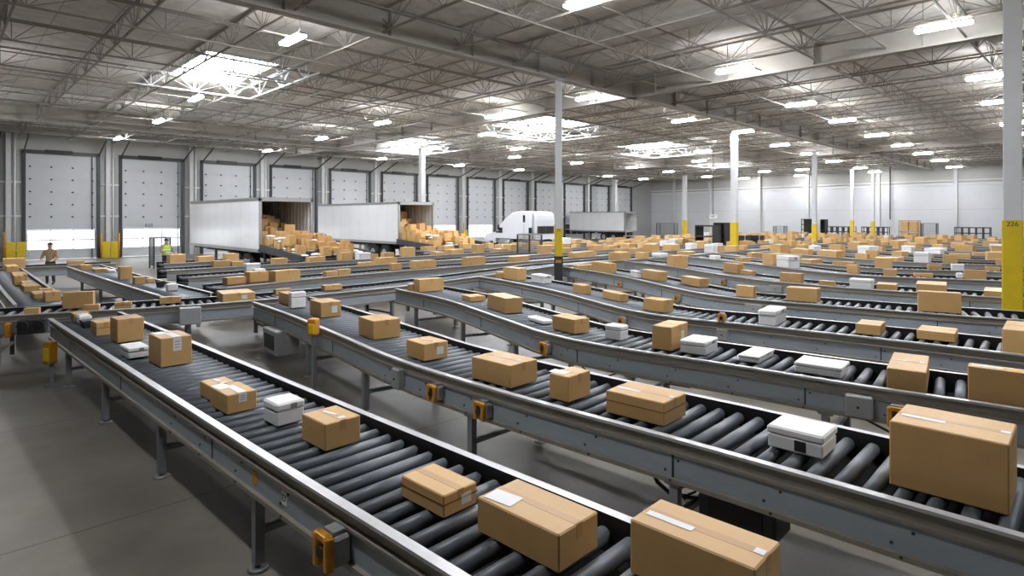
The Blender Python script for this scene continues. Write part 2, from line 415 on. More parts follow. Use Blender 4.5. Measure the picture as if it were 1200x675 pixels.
# lamps
LG = [(7.4,16.6),(8.1,27.7),(8.6,35.6),(8.6,45.2),(18.0,36.1),(18.4,45.7),(17.4,27.9),(20.3,22.1),(26.6,35.6),(24.3,27.2),(28.0,45.0),(37,45.5),(35.2,35.9),(45,45.2),(43.2,35.8),(20,15.9),(11,8.8),
 (19.3,3.4),(19.8,9.4),(27.4,3.5),(33.7,3.9),(47.7,4.4),(28.3,16.2),(34.6,15.9),(34.3,10.4),(42.8,17),(50.1,17.6),(49,11),(56.6,11.3),(64.5,11.6),(73.8,12.1),(58.6,18.5),(68.2,19.0),(75.2,19.5),(66,27.9),(75.5,27.6),(75.5,34.5),(69.2,36.4),(66.3,24),(42.4,22.6),(59.8,44.6),(51,35),(67.5,44.5),(31.1,31.4),(58.6,35.4),(49.5,26.8),
 (7.6,9.0),(8,3),(8,-4),(19,-4),(0,28),(28,10.2),(42,4.2),(42,10.8),(34,-4),(48,-4),(0,38),(56.5,4.3),(64.5,4.6),(0,5)]  # unseen near-side lamps here, the last included, added to lift side light
db = MB(); db.cbox((0,0,-.03), (.25,1.24,.06), .015); dme = db.mesh('diffuser', LAMP)
ub = MB(); ub.box((0,0,.074), (.14,1.2,.012)); ume = ub.mesh('added_uplight', UPL)
hb = MB(); hb.prism([(-.14,.0),(-.12,.04),(-.08,.07),(.08,.07),(.12,.04),(.14,.0)], 1, -.64, .64); hme = hb.mesh('housing', M['lampbody'])
wb = MB()
for yy in (-.45,.45): wb.tube((0,yy,.08),(0,yy,.72), .008, 5)
wme = wb.mesh('hanger', M['galv'])
ROWS = [(45.3,'lamp row beside the dock wall'),(35.8,'second lamp row from the dock wall'),(27.8,'third lamp row from the dock wall'),(16.5,'fourth lamp row from the dock wall'),(10.2,'fifth lamp row from the dock wall'),(3.8,'sixth lamp row from the dock wall'),(-4,'seventh lamp row from the dock wall')]
lcount = {}
for k, (x, y) in enumerate(sorted(LG)):
    r = empty('ceiling_light', (x, y, 7.9))
    rw = min(ROWS, key=lambda q: abs(q[0]-y))[1]; lcount[rw] = lcount.get(rw, 0)+1
    tag(r, 'linear LED lamp, %s along the %s' % (ORD[lcount[rw]], rw), 'ceiling light', 'LED high bay lamps')
    link('diffuser', dme, r, (0,0,.0)); link('housing', hme, r); link('added_uplight', ume, r); link('hanger', wme, r)
# ------------------------------------------------------------------ columns
def column(x, y, wd, gh, label, num=None, ztop=7.86):
    ya = -math.atan2(x, y) if num else 0
    r = empty('steel_column', (x, y, 0)); tag(r, label, 'column', kind='thing')
    b = MB(); b.cbox((x, y, ztop/2), (wd, wd, ztop), .015, ya); b.box((x, y, .012), (wd+.2, wd+.2, .024)); b.box((x, y, ztop-.015), (wd+.15, wd+.15, .03)); b.build('post', M['column'], r)
    b = MB(); b.cbox((x, y, .03+(gh-.03)/2), (wd+.035, wd+.035, gh-.03), .02, ya); g = b.build('column_guard', M['yellow'], r)
    if num == '24':
        b = MB(); b.cbox((x, y, .72), (wd+.07, wd+.07, 1.34), .02, ya); b.build('base_sleeve', M['dark'], r)
        b = MB(); c = Vector((-math.sin(-ya), -math.cos(ya), 0))*(wd/2+.045); b.box((x+c.x, y+c.y, 1.2), (.22,.02,.1), ya); b.build('base_label', M['amber'], r)
    if num:
        f = Vector((-math.sin(-ya), -math.cos(ya), 0))*(wd/2+.02)
        text('number', num, g, (f.x, f.y, gh-.09), (math.pi/2,0,ya), .135, M['ink'])
    return r
def colpx(xp, Z): o = (xp-CX)/FOC; return Z*(FX+FY*o), Z*(FY-FX*o)
cl = [(1186.5,12.6,.315,2.75,'tall white column with yellow guard numbered 226, standing among the roller lanes','226'),
 (654.5,22.0,.25,2.42,'white column with yellow guard numbered 24, under the girder crossing','24'),
 (860.5,36.4,.34,2.5,'white column with yellow guard beside the dark open rack',None),
 (954.5,46.2,.3,2.3,'white column with yellow guard beside the tall dark cabinet',None),
 (998.5,62.8,.3,2.5,'white column with yellow guard amid the dark low shelves',None),
 (494.5,44.0,.36,2.3,'white column rising behind the second open trailer',None),
 (720.5,80.0,.48,2.3,'white column rising behind the third trailer',None),
 (802.5,72.0,.42,2.5,'white column with yellow guard nearest the hall corner, by the third trailer',None),
 (1023,63,.3,2.4,'white column with yellow guard in front of the low dark shelves by end wall',None)]
for xp, Z, wd, gh, lb, nm in cl:
    x, y = colpx(xp, Z); column(x, y, wd, gh, lb.replace('nearest', 'next to'), nm)

# ------------------------------------------------------------------ conveyors
def crom(pts, step=.35):
    P = [Vector((p[0], p[1], 0)) for p in pts]; P = [P[0]*2-P[1]] + P + [P[-1]*2-P[-2]]; out = []
    for i in range(1, len(P)-2):
        p0,p1,p2,p3 = P[i-1:i+3]; n = max(2, int((p2-p1).length/step))
        for k in range(n):
            t = k/n; out.append(.5*((2*p1)+(p2-p0)*t+(2*p0-5*p1+4*p2-p3)*t*t+(3*p1-p0-3*p2+p3)*t**3))
    out.append(P[-2].copy()); return out
class Lane:
    def __init__(s, pts, wi):
        s.p = crom(pts); s.wi = wi; s.s = [0]
        for a, b_ in zip(s.p, s.p[1:]): s.s.append(s.s[-1]+(b_-a).length)
        s.L = s.s[-1]
        s.n = []
        for k in range(len(s.p)):
            d = (s.p[min(k+1,len(s.p)-1)]-s.p[max(k-1,0)]).normalized(); s.n.append(Vector((d.y,-d.x,0)))   # right of travel
    def ev(s, t):
        t = max(0, min(s.L-1e-6, t)); import bisect
        k = max(0, bisect.bisect_right(s.s, t)-1); k = min(k, len(s.p)-2); u = (t-s.s[k])/(s.s[k+1]-s.s[k])
        d = (s.p[k+1]-s.p[k]).normalized()
        d2 = s.n[k].lerp(s.n[k+1], u).normalized()
        return s.p[k].lerp(s.p[k+1], u), Vector((-d2.y, d2.x, 0)), d2
    def near(s, q):
        q = Vector((q.x, q.y, 0)); best = None
        for k in range(len(s.p)-1):
            a, c = s.p[k], s.p[k+1]; d = c-a; u = max(0, min(1, (q-a).dot(d)/d.length_squared)); e = (q-a-d*u).length
            if best is None or e < best[0]: best = (e, s.s[k]+u*d.length)
        p, d, n = s.ev(best[1]); return best[1], p, d, n, (q-p).dot(n)
ZR = .932
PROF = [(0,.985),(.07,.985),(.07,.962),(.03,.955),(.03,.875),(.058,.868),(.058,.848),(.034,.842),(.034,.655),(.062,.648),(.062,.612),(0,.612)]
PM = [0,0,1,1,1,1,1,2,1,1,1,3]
RME = {}
def roller_mesh(wi):
    if wi not in RME:
        b = MB(); h = wi/2-.015
        b.tube((-h+.03,0,0),(h-.03,0,0), .052, 14); b.tube((-h,0,0),(h,0,0), .022, 8)
        RME[wi] = b.mesh('roller', M['roller'])
    return RME[wi]
lb = MB(); lb.box((0,0,.36),(.075,.075,.62)); lb.box((0,0,.70),(.15,.04,.26)); lb.box((0,.0,.60),(.15,.11,.02)); 
for sx in (-.05,.05):
    for zz in (.62,.78): lb.tube((sx,-.03,zz),(sx,.03,zz),.012,6)
LEGME = lb.mesh('leg', M['leg'])
fb = MB(); fb.tube((0,0,0),(0,0,.02), .085, 12, r2=.07); fb.tube((0,0,.02),(0,0,.1), .022, 8); fb.tube((0,0,.05),(0,0,.07), .04, 6); FOOTME = fb.mesh('foot', M['galv'])
LANES = {}
def conveyor(key, pts, wi, label, detail=2, legstep=2.45, pitch=.186, legoff=.8, rail_ends=True):
    ln = Lane(pts, wi); LANES[key] = ln
    p0 = ln.p[0]; r = empty('roller_conveyor', (p0.x, p0.y, 0)); tag(r, label, 'conveyor')
    ln.root = r
    for sg in (-1, 1):
        b = MB(); rings = []
        k = 0
        for p, n in zip(ln.p, ln.n):
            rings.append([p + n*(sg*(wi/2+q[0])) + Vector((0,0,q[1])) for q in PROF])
        b.sweep(rings, PM); b.build('side_rail', [M['raillip'], M['railshade'], M['railpanel'], M['railin']], r)
    b = MB(); rings = [[p - n*(wi/2-.02) + Vector((0,0,.76)), p + n*(wi/2-.02) + Vector((0,0,.76)), p + n*(wi/2-.02) + Vector((0,0,.72)), p - n*(wi/2-.02) + Vector((0,0,.72))] for p, n in zip(ln.p, ln.n)]
    b.sweep(rings); b.build('gap_shade_strip', M['gapshade'], r)  # sheet added to blacken the gaps like deep shade
    if detail >= 2:
        me = roller_mesh(wi); t = .1; c = 0
        while t < ln.L-.05:
            p, d, n = ln.ev(t); link('roller', me, r, (p.x-p0.x, p.y-p0.y, ZR-.052), math.atan2(n.y, n.x)); t += pitch; c += 1
        t = 1.6
        while t < ln.L-.4:                              # splice seams between rail sections
            for sg in (-1, 1):
                p, d, n = ln.ev(t); b = MB(); q = p + n*(sg*(wi/2+.025)); b.box((q.x, q.y, .75), (.016, .03, .20), math.atan2(n.y, n.x)+math.pi/2); b.build('splice_plate', M['dark'], r)
            t += 3.05
        b = MB(); t = .5                                # bolt heads along the open side of the rail
        while t < min(ln.L-.2, 9):
            for dt, z in ((0,.80),(.12,.70),(.06,.635)):
                p, d, n = ln.ev(t+dt); q = p - n*(wi/2+(.034 if z > .65 else .062)) + Vector((0,0,z)); b.tube(q, q-n*.008, .011, 6)
            t += .82
        b.build('bolt', M['dark'], r)
    else:
        b = MB(); t = .1
        while t < ln.L-.05:
            p, d, n = ln.ev(t); h = wi/2-.02; c_ = p + Vector((0,0,ZR-.052)); b.tube(c_-n*h, c_+n*h, .052, 8); t += pitch*1.0
        o = b.build('roller_bed', M['roller'], r); o['kind'] = 'stuff'
    t = legoff
    while t < ln.L-.2:
        p, d, n = ln.ev(t); rz = math.atan2(n.y, n.x)+math.pi/2
        for sg in (-1, 1):
            q = p + n*(sg*(wi/2-.01)) - p0
            lg = link('leg', LEGME, r, (q.x, q.y, 0), rz)
            if detail >= 2: link('foot', FOOTME, lg)
        if detail >= 1:
            b = MB(); a = p - n*(wi/2-.03); c_ = p + n*(wi/2-.03); b.bar(a+Vector((0,0,.3)), c_+Vector((0,0,.3)), .05, .05); b.bar(a+Vector((0,0,.64)), c_+Vector((0,0,.64)), .06, .05); b.build('cross_brace', M['leg'], r)
        t += legstep
    return ln
# pieces bolted on a rail; sg -1 is the side towards open floor
def rail_point(key, y=None, x=None):
    ln = LANES[key]; best = min(range(len(ln.p)), key=lambda k: abs((ln.p[k].y-y) if y is not None else (ln.p[k].x-x)))
    return ln, ln.p[best], ln.n[best]
def sensor(key, y, sg, z=.74, sc=1.0):
    ln, p, n = rail_point(key, y); rz = math.atan2(n.y, n.x); r = ln.root
    q = p + n*(sg*(ln.wi/2+.034+.055*sc)); b = MB(); b.cbox((q.x,q.y,z), (.10*sc,.17*sc,.16*sc), .015, rz); b.box((q.x,q.y,z+.09*sc),(.08*sc,.1*sc,.03), rz)
    o = b.build('sensor_box', M['greybox'], r)
    q2 = p + n*(sg*(ln.wi/2+.034+.125*sc)); d = Vector((-n.y, n.x, 0))
    b = MB()
    for s2 in (-1,1): c = q2 + d*(s2*.055*sc); b.cbox((c.x,c.y,z), (.05*sc,.045*sc,.19*sc), .012, rz)
    b.box((q2.x,q2.y,z+.08*sc),(.045*sc,.1*sc,.03*sc), rz)
    b.build('amber_bracket', M['amber'], o)
    b = MB(); c = q2; b.tube(c+Vector((0,0,z)), c+Vector((0,0,z))+n*(sg*.03), .035*sc, 10); b.build('lens', M['black'], o)
def jbox(key, y, sg, z, sz, m='greybox', name='junction_box'):
    ln, p, n = rail_point(key, y); rz = math.atan2(n.y, n.x); q = p + n*(sg*(ln.wi/2+.034+sz[0]/2)); b = MB(); b.cbox((q.x,q.y,z), sz, .012, rz)
    b.box((q.x+n.x*sg*sz[0]*.5, q.y+n.y*sg*sz[0]*.5, z), (.012, sz[1]*.86, sz[2]*.86), rz)
    o = b.build(name, M[m], ln.root); b = MB(); c = q + n*(sg*(sz[0]/2+.006)); b.tube(c+Vector((0,0,z)), c+Vector((0,0,z))+n*(sg*.012), .014, 8); b.build('button', M['dark'], o); return o
nm = lambda i: '%s roller lane from bare floor' % ORD[i]
W_ = 1.16
conveyor('A', [(2.62,-2),(2.55,0),(2.46,2.4),(2.36,4.8),(2.22,9),(2.07,13.55)], 1.0, 'first roller conveyor lane, straight, running beside the bare concrete floor', legoff=1.95)
conveyor('B', [(5.15,-2),(5.09,.4),(5.02,2.5),(4.91,4.4),(4.91,6.4),(5.15,8.4),(5.45,11),(5.6,13.1)], W_, 'second roller conveyor lane from the bare floor, gently bent', legoff=2.2)
conveyor('C', [(8.2,-2),(8.05,.7),(7.85,2.1),(7.70,3.6),(7.5,5.2),(7.55,6.2),(7.93,7.5),(8.80,10.4),(9.15,13.0)], W_, 'third roller conveyor lane from the bare floor, bent half way', legoff=2.0)
conveyor('D', [(11.1,-2),(11.0,1),(10.82,3),(10.6,4.6),(10.38,5.8),(10.5,6.8),(11.0,8.0),(11.75,9.8),(12.45,12.2),(12.75,13.85)], W_, 'fourth roller conveyor lane from the bare floor', legoff=2.4)
conveyor('E', [(14.7,-2),(14.55,1.3),(14.3,2.4),(14.0,4.2),(13.75,5.8),(13.9,6.9),(14.5,8.1),(15.6,10),(16.55,12),(17.5,14.6)], W_, 'fifth roller conveyor lane from the bare floor, sharply bent', legoff=2.2)
conveyor('F', [(18.3,-2),(18.1,2),(17.7,4.6),(17.75,6),(18.0,7.3),(19.2,9.6),(20.4,11.6),(21.6,14.6)], W_, 'sixth roller conveyor lane from the bare floor', legoff=2.6)
conveyor('G', [(22.9,-2),(22.8,2.2),(22.0,4.6),(21.75,6),(22.2,7.3),(23.4,9.2),(26.2,14.4)], W_, 'seventh roller conveyor lane from the bare floor', 1, 3.6)
conveyor('H', [(26.6,-2),(26.3,3),(25.4,5.4),(25.3,7.4),(26.6,10.4),(29.3,14.3)], W_, 'eighth roller conveyor lane from the bare floor', 1, 3.6)
far = [('I',30.0),('J',33.6),('K',37.3),('L',41.2),('M',45.3),('N',49.6),('O',54.2),('P2',59),('Q2',64)]
for i, (k, x) in enumerate(far):
    conveyor(k, [(x+.6,-2),(x+.3,2.6),(x-.5,5.4),(x-.4,7.2),(x+.9,10.2),(x+3.3,14.3)], W_, '%s roller conveyor lane from the bare floor' % ORD[9+i], 1, 4.2)
conveyor('T1', [(-4,15.9),(-1,15.55),(1.2,15.05),(3,14.45),(5.2,13.98),(8.6,13.98),(12.2,14.62),(15,15.25),(17,15.62),(21,15.6),(30,15.3),(69,15.3)], 1.1, 'long cross conveyor feeding the heads of all the roller lanes', 1, 1.55, legoff=2.0)
conveyor('T2', [(5.4,16.9),(7.4,17.35),(10,17.75),(15,17.9),(30,18.1),(69,18.1)], 1.1, 'second cross conveyor, just behind the heads of the roller lanes', 1, 3.6)
conveyor('T3', [(5.6,20.5),(12,20.7),(40,21.2),(69,21.2)], 1.1, 'third cross conveyor, counted from the roller lanes towards the trailers', 1, 3.6)
conveyor('T4', [(5.8,23.6),(12,23.8),(40,24.2),(69,24.2)], 1.1, 'fourth cross conveyor, in front of the foot of the first spill', 1, 3.6)
conveyor('T5', [(6.6,27.1),(9.9,27.1)], 1.1, 'short cross conveyor beside the rear corner of the first open trailer', 1, 2.9)
conveyor('T6', [(19.5,27.6),(40,27.8),(69,27.8)], 1.1, 'cross conveyor below the second open trailer and the white tractor', 1, 4.2)
conveyor('P', [(1.72,16.2),(1.75,20),(1.85,27.5)], .86, 'short roller lane heading to the first dock door, boxes along it', 1, 2.9)
conveyor('Q', [(4.35,15.45),(4.25,20),(4.15,27.5)], .98, 'short roller lane heading to the second dock door with bright edge rail', 1, 2.9)
conveyor('T7', [(-4,28.7),(5.3,28.7)], 1.0, 'short cross conveyor in front of the first dock door and the standing person', 1, 2.9)
conveyor('R', [(-1.6,17.0),(-1.6,28)], .98, 'short roller lane at the edge of the view by the yellow barrier', 1, 2.9)
# ------------------------------------------------------------------ things bolted to the conveyors
sensor('A', 3.45, -1, .74, 1.15); sensor('B', 5.72, -1, .77); sensor('B', 4.88, -1, .75); sensor('C', 6.05, -1, .76); sensor('C', 1.72, -1, .73, 1.1)
sensor('D', 6.9, -1, .74, .9); sensor('D', 5.05, -1, 1.06, .8); sensor('E', 7.7, -1, .74, .9); sensor('F', 8.5, -1, .74, .9); sensor('E', 10.6, -1, .74, .9)
jbox('B', 6.42, -1, .76, (.10,.17,.26)); jbox('C', 2.18, -1, .76, (.10,.26,.24)); jbox('D', 5.2, -1, .76, (.07,.2,.2)); jbox('E', 5.9, -1, .77, (.05,.4,.22)); jbox('F', 6.8, -1, .77, (.05,.4,.2))
def under_box(key, y, lat, z, sz, m, name, label=None):
    ln, p, n = rail_point(key, y); rz = math.atan2(n.y, n.x); q = p + n*lat; b = MB(); b.cbox((q.x,q.y,z), sz, .02, rz)
    for s2 in (-1,1):
        c = q + Vector((-n.y,n.x,0))*(s2*sz[1]*.35); b.bar((c.x,c.y,z+sz[2]/2), (c.x,c.y,.72), .04, .02)
    o = b.build(name, M[m], ln.root)
    b = MB(); c = q - n*(sz[0]/2+.006); b.box((c.x,c.y,z), (.012, sz[1]*.7, sz[2]*.6), rz); b.build('cover_plate', M['dark' if m != 'dark' else 'black'], o); return o
under_box('B', 2.2, -.34, .46, (.34,.62,.28), 'dark', 'motor_box')
under_box('B', 11.2, -.62, .43, (.45,.78,.46), 'greybox', 'drive_unit')
under_box('C', 4.5, .1, .52, (.3,.4,.2), 'dark', 'motor_box'); under_box('D', 8.6, 0, .5, (.4,.6,.3), 'dark', 'motor_box')
def tpost(key, x, sg, m='amber'):
    ln, p, n = rail_point(key, x=x); return ln, p, n
# drive unit hung in front of the cross conveyor, and the one with guide wheels
def t1_box(x, z, sz, m, name):
    ln, p, n = rail_point('T1', x=x); rz = math.atan2(n.y, n.x)+math.pi/2; q = p + n*(ln.wi/2+.05+sz[1]/2); b = MB(); b.cbox((q.x,q.y,z), sz, .015, rz)
    o = b.build(name, M[m], ln.root); return o
t1_box(4.1, .78, (.40,.26,.34), 'greybox', 'drive_unit'); mb_ = t1_box(1.5, .77, (.42,.22,.26), 'dark', 'motor_box')
ln, p, n = rail_point('T1', x=1.5); d = Vector((-n.y,n.x,0))
for s2 in (-.12,.12):
    b = MB(); c = p + n*(ln.wi/2+.27) + d*s2 + Vector((0,0,.80)); b.tube(c, c+n*.05, .085, 16); b.tube(c+n*.05, c+n*.06, .03, 8); b.build('guide_wheel', M['black'], mb_)
o = t1_box(1.1, .72, (.10,.12,.26), 'amber', 'amber_bracket')
# amber tag box on its own post beside the second lane, and one at the head of the first lane
for key, y, lat, z, h, lab in (('B', 9.05, -.78, 1.03, .27, 'amber control box on a thin post beside the second roller lane'), ('A', 12.6, -.67, .56, .36, 'amber control box on a thin post at the head of the first lane')):
    ln, p, n = rail_point(key, y); q = p + n*lat; r = empty('control_post', (q.x, q.y, 0)); tag(r, lab, 'control box')
    b = MB(); b.bar((q.x,q.y,0), (q.x,q.y,z-.1), .06, .06); b.box((q.x,q.y,.01),(.18,.18,.02)); b.build('post', M['leg'], r)
    b = MB(); b.cbox((q.x-.02,q.y-.02,z), (.16,.14,h), .015, .6); bx = b.build('housing', M['amber'], r)
    b = MB(); c = Vector((q.x-.02,q.y-.02,z))+Vector((-math.cos(.9),-math.sin(.9),0))*.0; b.cbox((q.x-.075,q.y-.075,z-.02), (.07,.09,h*.6), .01, .75); b.build('cover_plate', M['yellow'], bx)
# stickers on the first lane's rail
ln, p, n = rail_point('A', 4.55)
for y, m_, lt in ((4.55,'amber',None),(4.2,'paper','E7')):
    ln, p, n = rail_point('A', y); q = p - n*(ln.wi/2+.036); rz = math.atan2(n.y, n.x)
    b = MB(); b.box((q.x,q.y,.755), (.004,.085,.10), rz); o = b.build('sticker', M[m_], ln.root)
    if lt:
        c = q - n*.004; text('lettering', lt, o, (c.x-wloc(o).x, c.y-wloc(o).y, .755), (math.pi/2,0,rz-math.pi/2), .07, M['ink'], .001)
# loose cables sagging under the lanes
def cable(key, ys, lat, zs, m='black', r_=.012):
    pts = []
    for y, z in zip(ys, zs):
        ln, p, n = rail_point(key, y); pts.append(p + n*lat + Vector((0,0,z)))
    ln = LANES[key]; c = crom([(q.x,q.y) for q in pts], .12); b = MB()
    out = []
    for k, q in enumerate(c):
        u = k/(len(c)-1)*(len(pts)-1); i = min(int(u), len(pts)-2); f = u-i; f = f*f*(3-2*f); out.append(Vector((q.x,q.y,pts[i].z*(1-f)+pts[i+1].z*f)))
    b.path(out, r_); b.build('cable', M[m], ln.root)
cable('B', (3.4,2.9,2.5,2.2), -.2, (.72,.30,.34,.6), r_=.02); cable('B', (3.2,3.0,2.7,2.35), .1, (.70,.14,.18,.62))
cable('B', (6.4,6.9,7.4), -.3, (.7,.5,.7)); cable('C', (2.2,1.9,1.5,1.3), -.62, (.64,.5,.46,.66)); cable('A', (12.6,12.2,11.8), -.3, (.7,.45,.66)); cable('C', (6.2,5.6,5.0), -.3, (.68,.4,.66))
# ------------------------------------------------------------------ cartons
BOXES = []      # (lane, pos, size, rz, kind, style)
def solve(lane, x0, xe, x1, yb, yt, kind='carton', style='', yaw=0.0):
    ln = LANES[lane]; P = at(xe, yb, ZR); s_, pc, d, n, lat = ln.near(P)
    t, m_ = (d, n) if abs(d.y) > abs(d.x) else (n*-1, d)
    if t.y < 0: t = -t
    if m_.x < 0: m_ = -m_
    Fv, Rv = Vector((FX,FY,0)), Vector((FY,-FX,0))
    def run(v, xp):
        o = (xp-CX)/FOC; return (Rv.dot(P)-o*Fv.dot(P))/(o*Fv.dot(v)-Rv.dot(v))
    L = run(t, x0); W = run(m_, x1); H = (yb-yt)*depth(P)/FOC
    L = max(.08, min(1.15, L)); W = max(.08, min(.95, W)); H = max(.06, H)
    L = max(L, min(.36, max(.15, .42*W))); W = max(W, min(.32, max(.15, .3*L)))
    c = P + t*(L/2) + m_*(W/2)
    s_, pc, d, n, lat = ln.near(c)
    along_is_t = abs(d.y) > abs(d.x)
    wid = W if along_is_t else L; lim = ln.wi - .07
    if wid > lim: wid = lim
    if along_is_t: W = wid
    else: L = wid
    mx = (lim-wid)/2; l2 = max(-mx, min(mx, lat))
    s2 = max(.45, min(ln.L-.45, s_))
    pc2, d2, n2 = ln.ev(s2)
    c = pc2 + n2*l2
    rz = math.atan2(t.y, t.x)-math.pi/2 + yaw
    BOXES.append([lane, Vector((c.x,c.y,ZR+.003)), [W, L, H], rz, kind, style, s2])
A_ = [(559,655,701,674,628,'carton','label'),(738,885,915,742,668,'carton','tab'),(470,520,559,609,582,'carton','lid sticker'),(353.5,381,422.5,530,498,'carton','topmarks'),(307.5,324,357.6,502,475,'foam','lid'),
 (246,266,301,487,464,'carton','wraplabel'),(234,246,276,470,453,'carton','topmarks'),(174,188.5,225,431.5,397.5,'carton','wraplabel'),(140,150,176,422,409,'foam','lid'),(129,137.5,169,402.5,375,'carton',''),
 (106,113,135,394,379,'carton','lid'),(82,87,110,380,370,'foam',''),(94,98,106,385,377,'tote',''),(67,72,98,372,363,'carton','')]
for q in A_: solve('A', *q)
B_ = [(363,376,400,373,355,'carton','sticker'),(420,437.5,469,399,376.7,'carton','tape'),(476,497,525,424,404,'carton','topmarks sticker'),(552.6,598,630,456,429,'carton','topmarks'),(643.5,666,692,472.5,442.5,'carton','label'),
 (710,778,804,501,473,'carton','lid tab'),(898,965,982,541,513,'foam','lid dark'),(1042,1183,1192,606,522,'carton','tab'),(338,341,359,362,343,'foam',''),(316,327,338,355,342,'carton','')]
for q in B_: solve('B', *q)
C_ = [(462,466,485,339,331,'carton',''),(484,487,522,343,328,'carton',''),(541,551,569,354,348,'carton',''),(571,592,612.5,368,350,'carton','tape'),(617.5,636,648,381,376,'foam',''),(647,673,691,392,375,'carton','tape'),
 (708,727,737,400,383,'foam','lid'),(764,787,806,412,384,'carton','sticker'),(796,827,842,418,402,'foam','lid'),(864.5,890,908,427.5,419,'foam','lid'),(930,987,996,445,432,'foam','lid'),(1047,1086,1097,460,435,'carton','topmarks'),(1134,1228,1245,486,441,'carton','tab')]
for q in C_: solve('C', *q)
D_ = [(562,567,586,324,317,'carton','lid'),(586,605,618,329,315,'carton',''),(622,636,647,333,323,'foam','lid'),(671,683,693,345,335,'carton',''),(706,726,734,354,345,'carton','tape'),(754,777.5,789,366.7,352.5,'carton',''),(889,910,922,383,365,'foam',''),(1002.5,1032,1038,394,382,'carton',''),(1074,1119,1123,402,391,'carton',''),(1180,1215,1222,418,389,'carton','')]
for q in D_: solve('D', *q)
E_ = [(650,654,690,317,312,'carton','lid'),(691,713,715.5,320.5,309,'carton',''),(738,747,749,326,318,'foam',''),(748,771,773,330,319,'carton',''),(798,820,823,337,327,'carton',''),(862.5,883,885,349,336,'carton',''),(921,958,961.5,355,339,'carton',''),(1076,1127,1129,368,344,'carton','')]
for q in E_: solve('E', *q)
F_ = [(853,875,878,321.5,310,'carton',''),(893,911,913,322,317,'carton',''),(914,939,941,333,321,'carton',''),(959.5,977,979,336,330,'carton',''),(995,1022,1025,340,328,'foam',''),(1027,1050,1052,341,334,'carton',''),(1074,1109,1111,343,332,'carton',''),(1153,1176,1177,349,341,'carton','')]
for q in F_: solve('F', *q)
G_ = [(993,1006,1008,321,311,'carton',''),(1035,1051,1052,325,316,'carton',''),(1072,1094,1095,325,321,'carton',''),(1121,1129,1130,327,320,'foam',''),(1130,1156,1157,328,317,'carton','')]
for q in G_: solve('G', *q)
H_ = [(907,931,933,308,299.5,'carton',''),(950,975,976,315,309,'carton',''),(1032,1051,1052,313,301,'carton',''),(1085,1101,1102,315,310,'carton',''),(1115,1130,1131,318,310,'foam',''),(1146,1165,1166,311,307,'carton',''),(1170,1177,1178,317,304,'carton','')]
for q in H_: solve('H', *q)
T_ = [('T1',81,84,118,357,339,'carton',''),('T1',127,134,154,363,355,'carton','lid'),('T1',184,187,212,356.5,349,'carton',''),('T1',26,28,46,371,362,'carton',''),('T1',252,259,297,354,344,'carton','sticker'),('T1',94,97,116,366,358,'carton',''),
 ('P',0,7,12,319,312,'carton',''),('P',0,16,24,329,322,'carton',''),('P',11,15,32,337,325,'carton',''),('P',20,24,42,338,332,'carton',''),('P',24,28,48,343,336,'carton',''),('P',34,39,50,351,345,'carton',''),('P',50,53,72,354,343,'carton',''),('P',51,53,70,346,339,'carton',''),
 ('Q',105,110,133,320,316,'carton',''),('Q',138,141,155,328,313,'carton',''),('Q',122,125,137,319.5,316,'foam',''),('Q',155,158,170,333.5,325,'carton',''),('Q',170,173,182,332,327,'carton',''),('Q',183,185,193,337,330,'tote',''),('Q',194,196,209,342,333,'foam',''),('Q',92,95,108,317,311,'carton',''),
 ('T2',213,215,237,329,321,'carton',''),('T2',281,285,307,331,318.5,'carton',''),('T2',344,346,375,335,320,'carton',''),('T2',391,394,414,326,317,'carton',''),('T2',400,402,420,328,320,'carton',''),('T2',457,459,471,317,309,'carton',''),('T2',483,485,512,315,306,'carton',''),('T2',548,550,571,313,302,'carton',''),('T2',600,602,623,308,301,'carton',''),('T2',696,699,724,303,296,'carton',''),('T2',732,734,751,307,300,'carton',''),
 ('T3',277,280,297,318,308,'foam',''),('T3',447,450,471,312,303,'carton',''),('T3',422,424,440,313,308,'carton',''),('T3',400,402,408,306,295,'carton',''),('T3',780,782,803,299,291,'carton',''),('T3',300,303,316,322,316,'foam',''),
 ('T4',240,243,262,312,305,'carton',''),('T4',262,265,280,311,306,'carton',''),('T1',372,375,395,340,334,'carton',''),('T1',309,312,330,343,337,'carton',''),
 ('I',867,887,888,305,296.5,'carton',''),('I',817,834,835,302,294,'carton',''),('I',925,945,946,299,292,'carton',''),('I',951,984,985,302,294,'carton',''),('I',983,997,998,306,298,'carton',''),('I',1014,1027,1028,303,297,'carton',''),('I',1069,1085,1086,302,292,'carton',''),('I',1095,1110,1111,303.5,295,'carton',''),('I',1142,1153,1154,300,295,'carton','')]
for q in T_: solve(*q)
# the more distant lanes carry cartons all along
rnd = random.Random(11)
def fill(lane, s0, s1, gap, foamp=.1):
    ln = LANES[lane]; s_ = s0
    while s_ < s1:
        W, L, H = rnd.uniform(.32,.66), rnd.uniform(.38,.85), rnd.choice((.18,.24,.3,.36,.44))
        p, d, n = ln.ev(s_); lat = rnd.uniform(-1,1)*(ln.wi-.06-W)/2; c = p+n*lat
        if not any(b_[0] == lane and abs(b_[6]-s_) < (L+max(b_[2][:2]))/2+.12 for b_ in BOXES):
            BOXES.append([lane, Vector((c.x,c.y,ZR+.003)), [W,L,H], math.atan2(d.y,d.x)-math.pi/2+rnd.uniform(-.12,.12), 'foam' if rnd.random() < foamp else 'carton', '', s_])
        s_ += L/2+.5+rnd.uniform(.25,gap)
fill('G', .6, LANES['G'].L-1, 2.2); fill('H', .6, LANES['H'].L-1, 1.6)
for k, _ in far: fill(k, .6, LANES[k].L-1, 1.0)
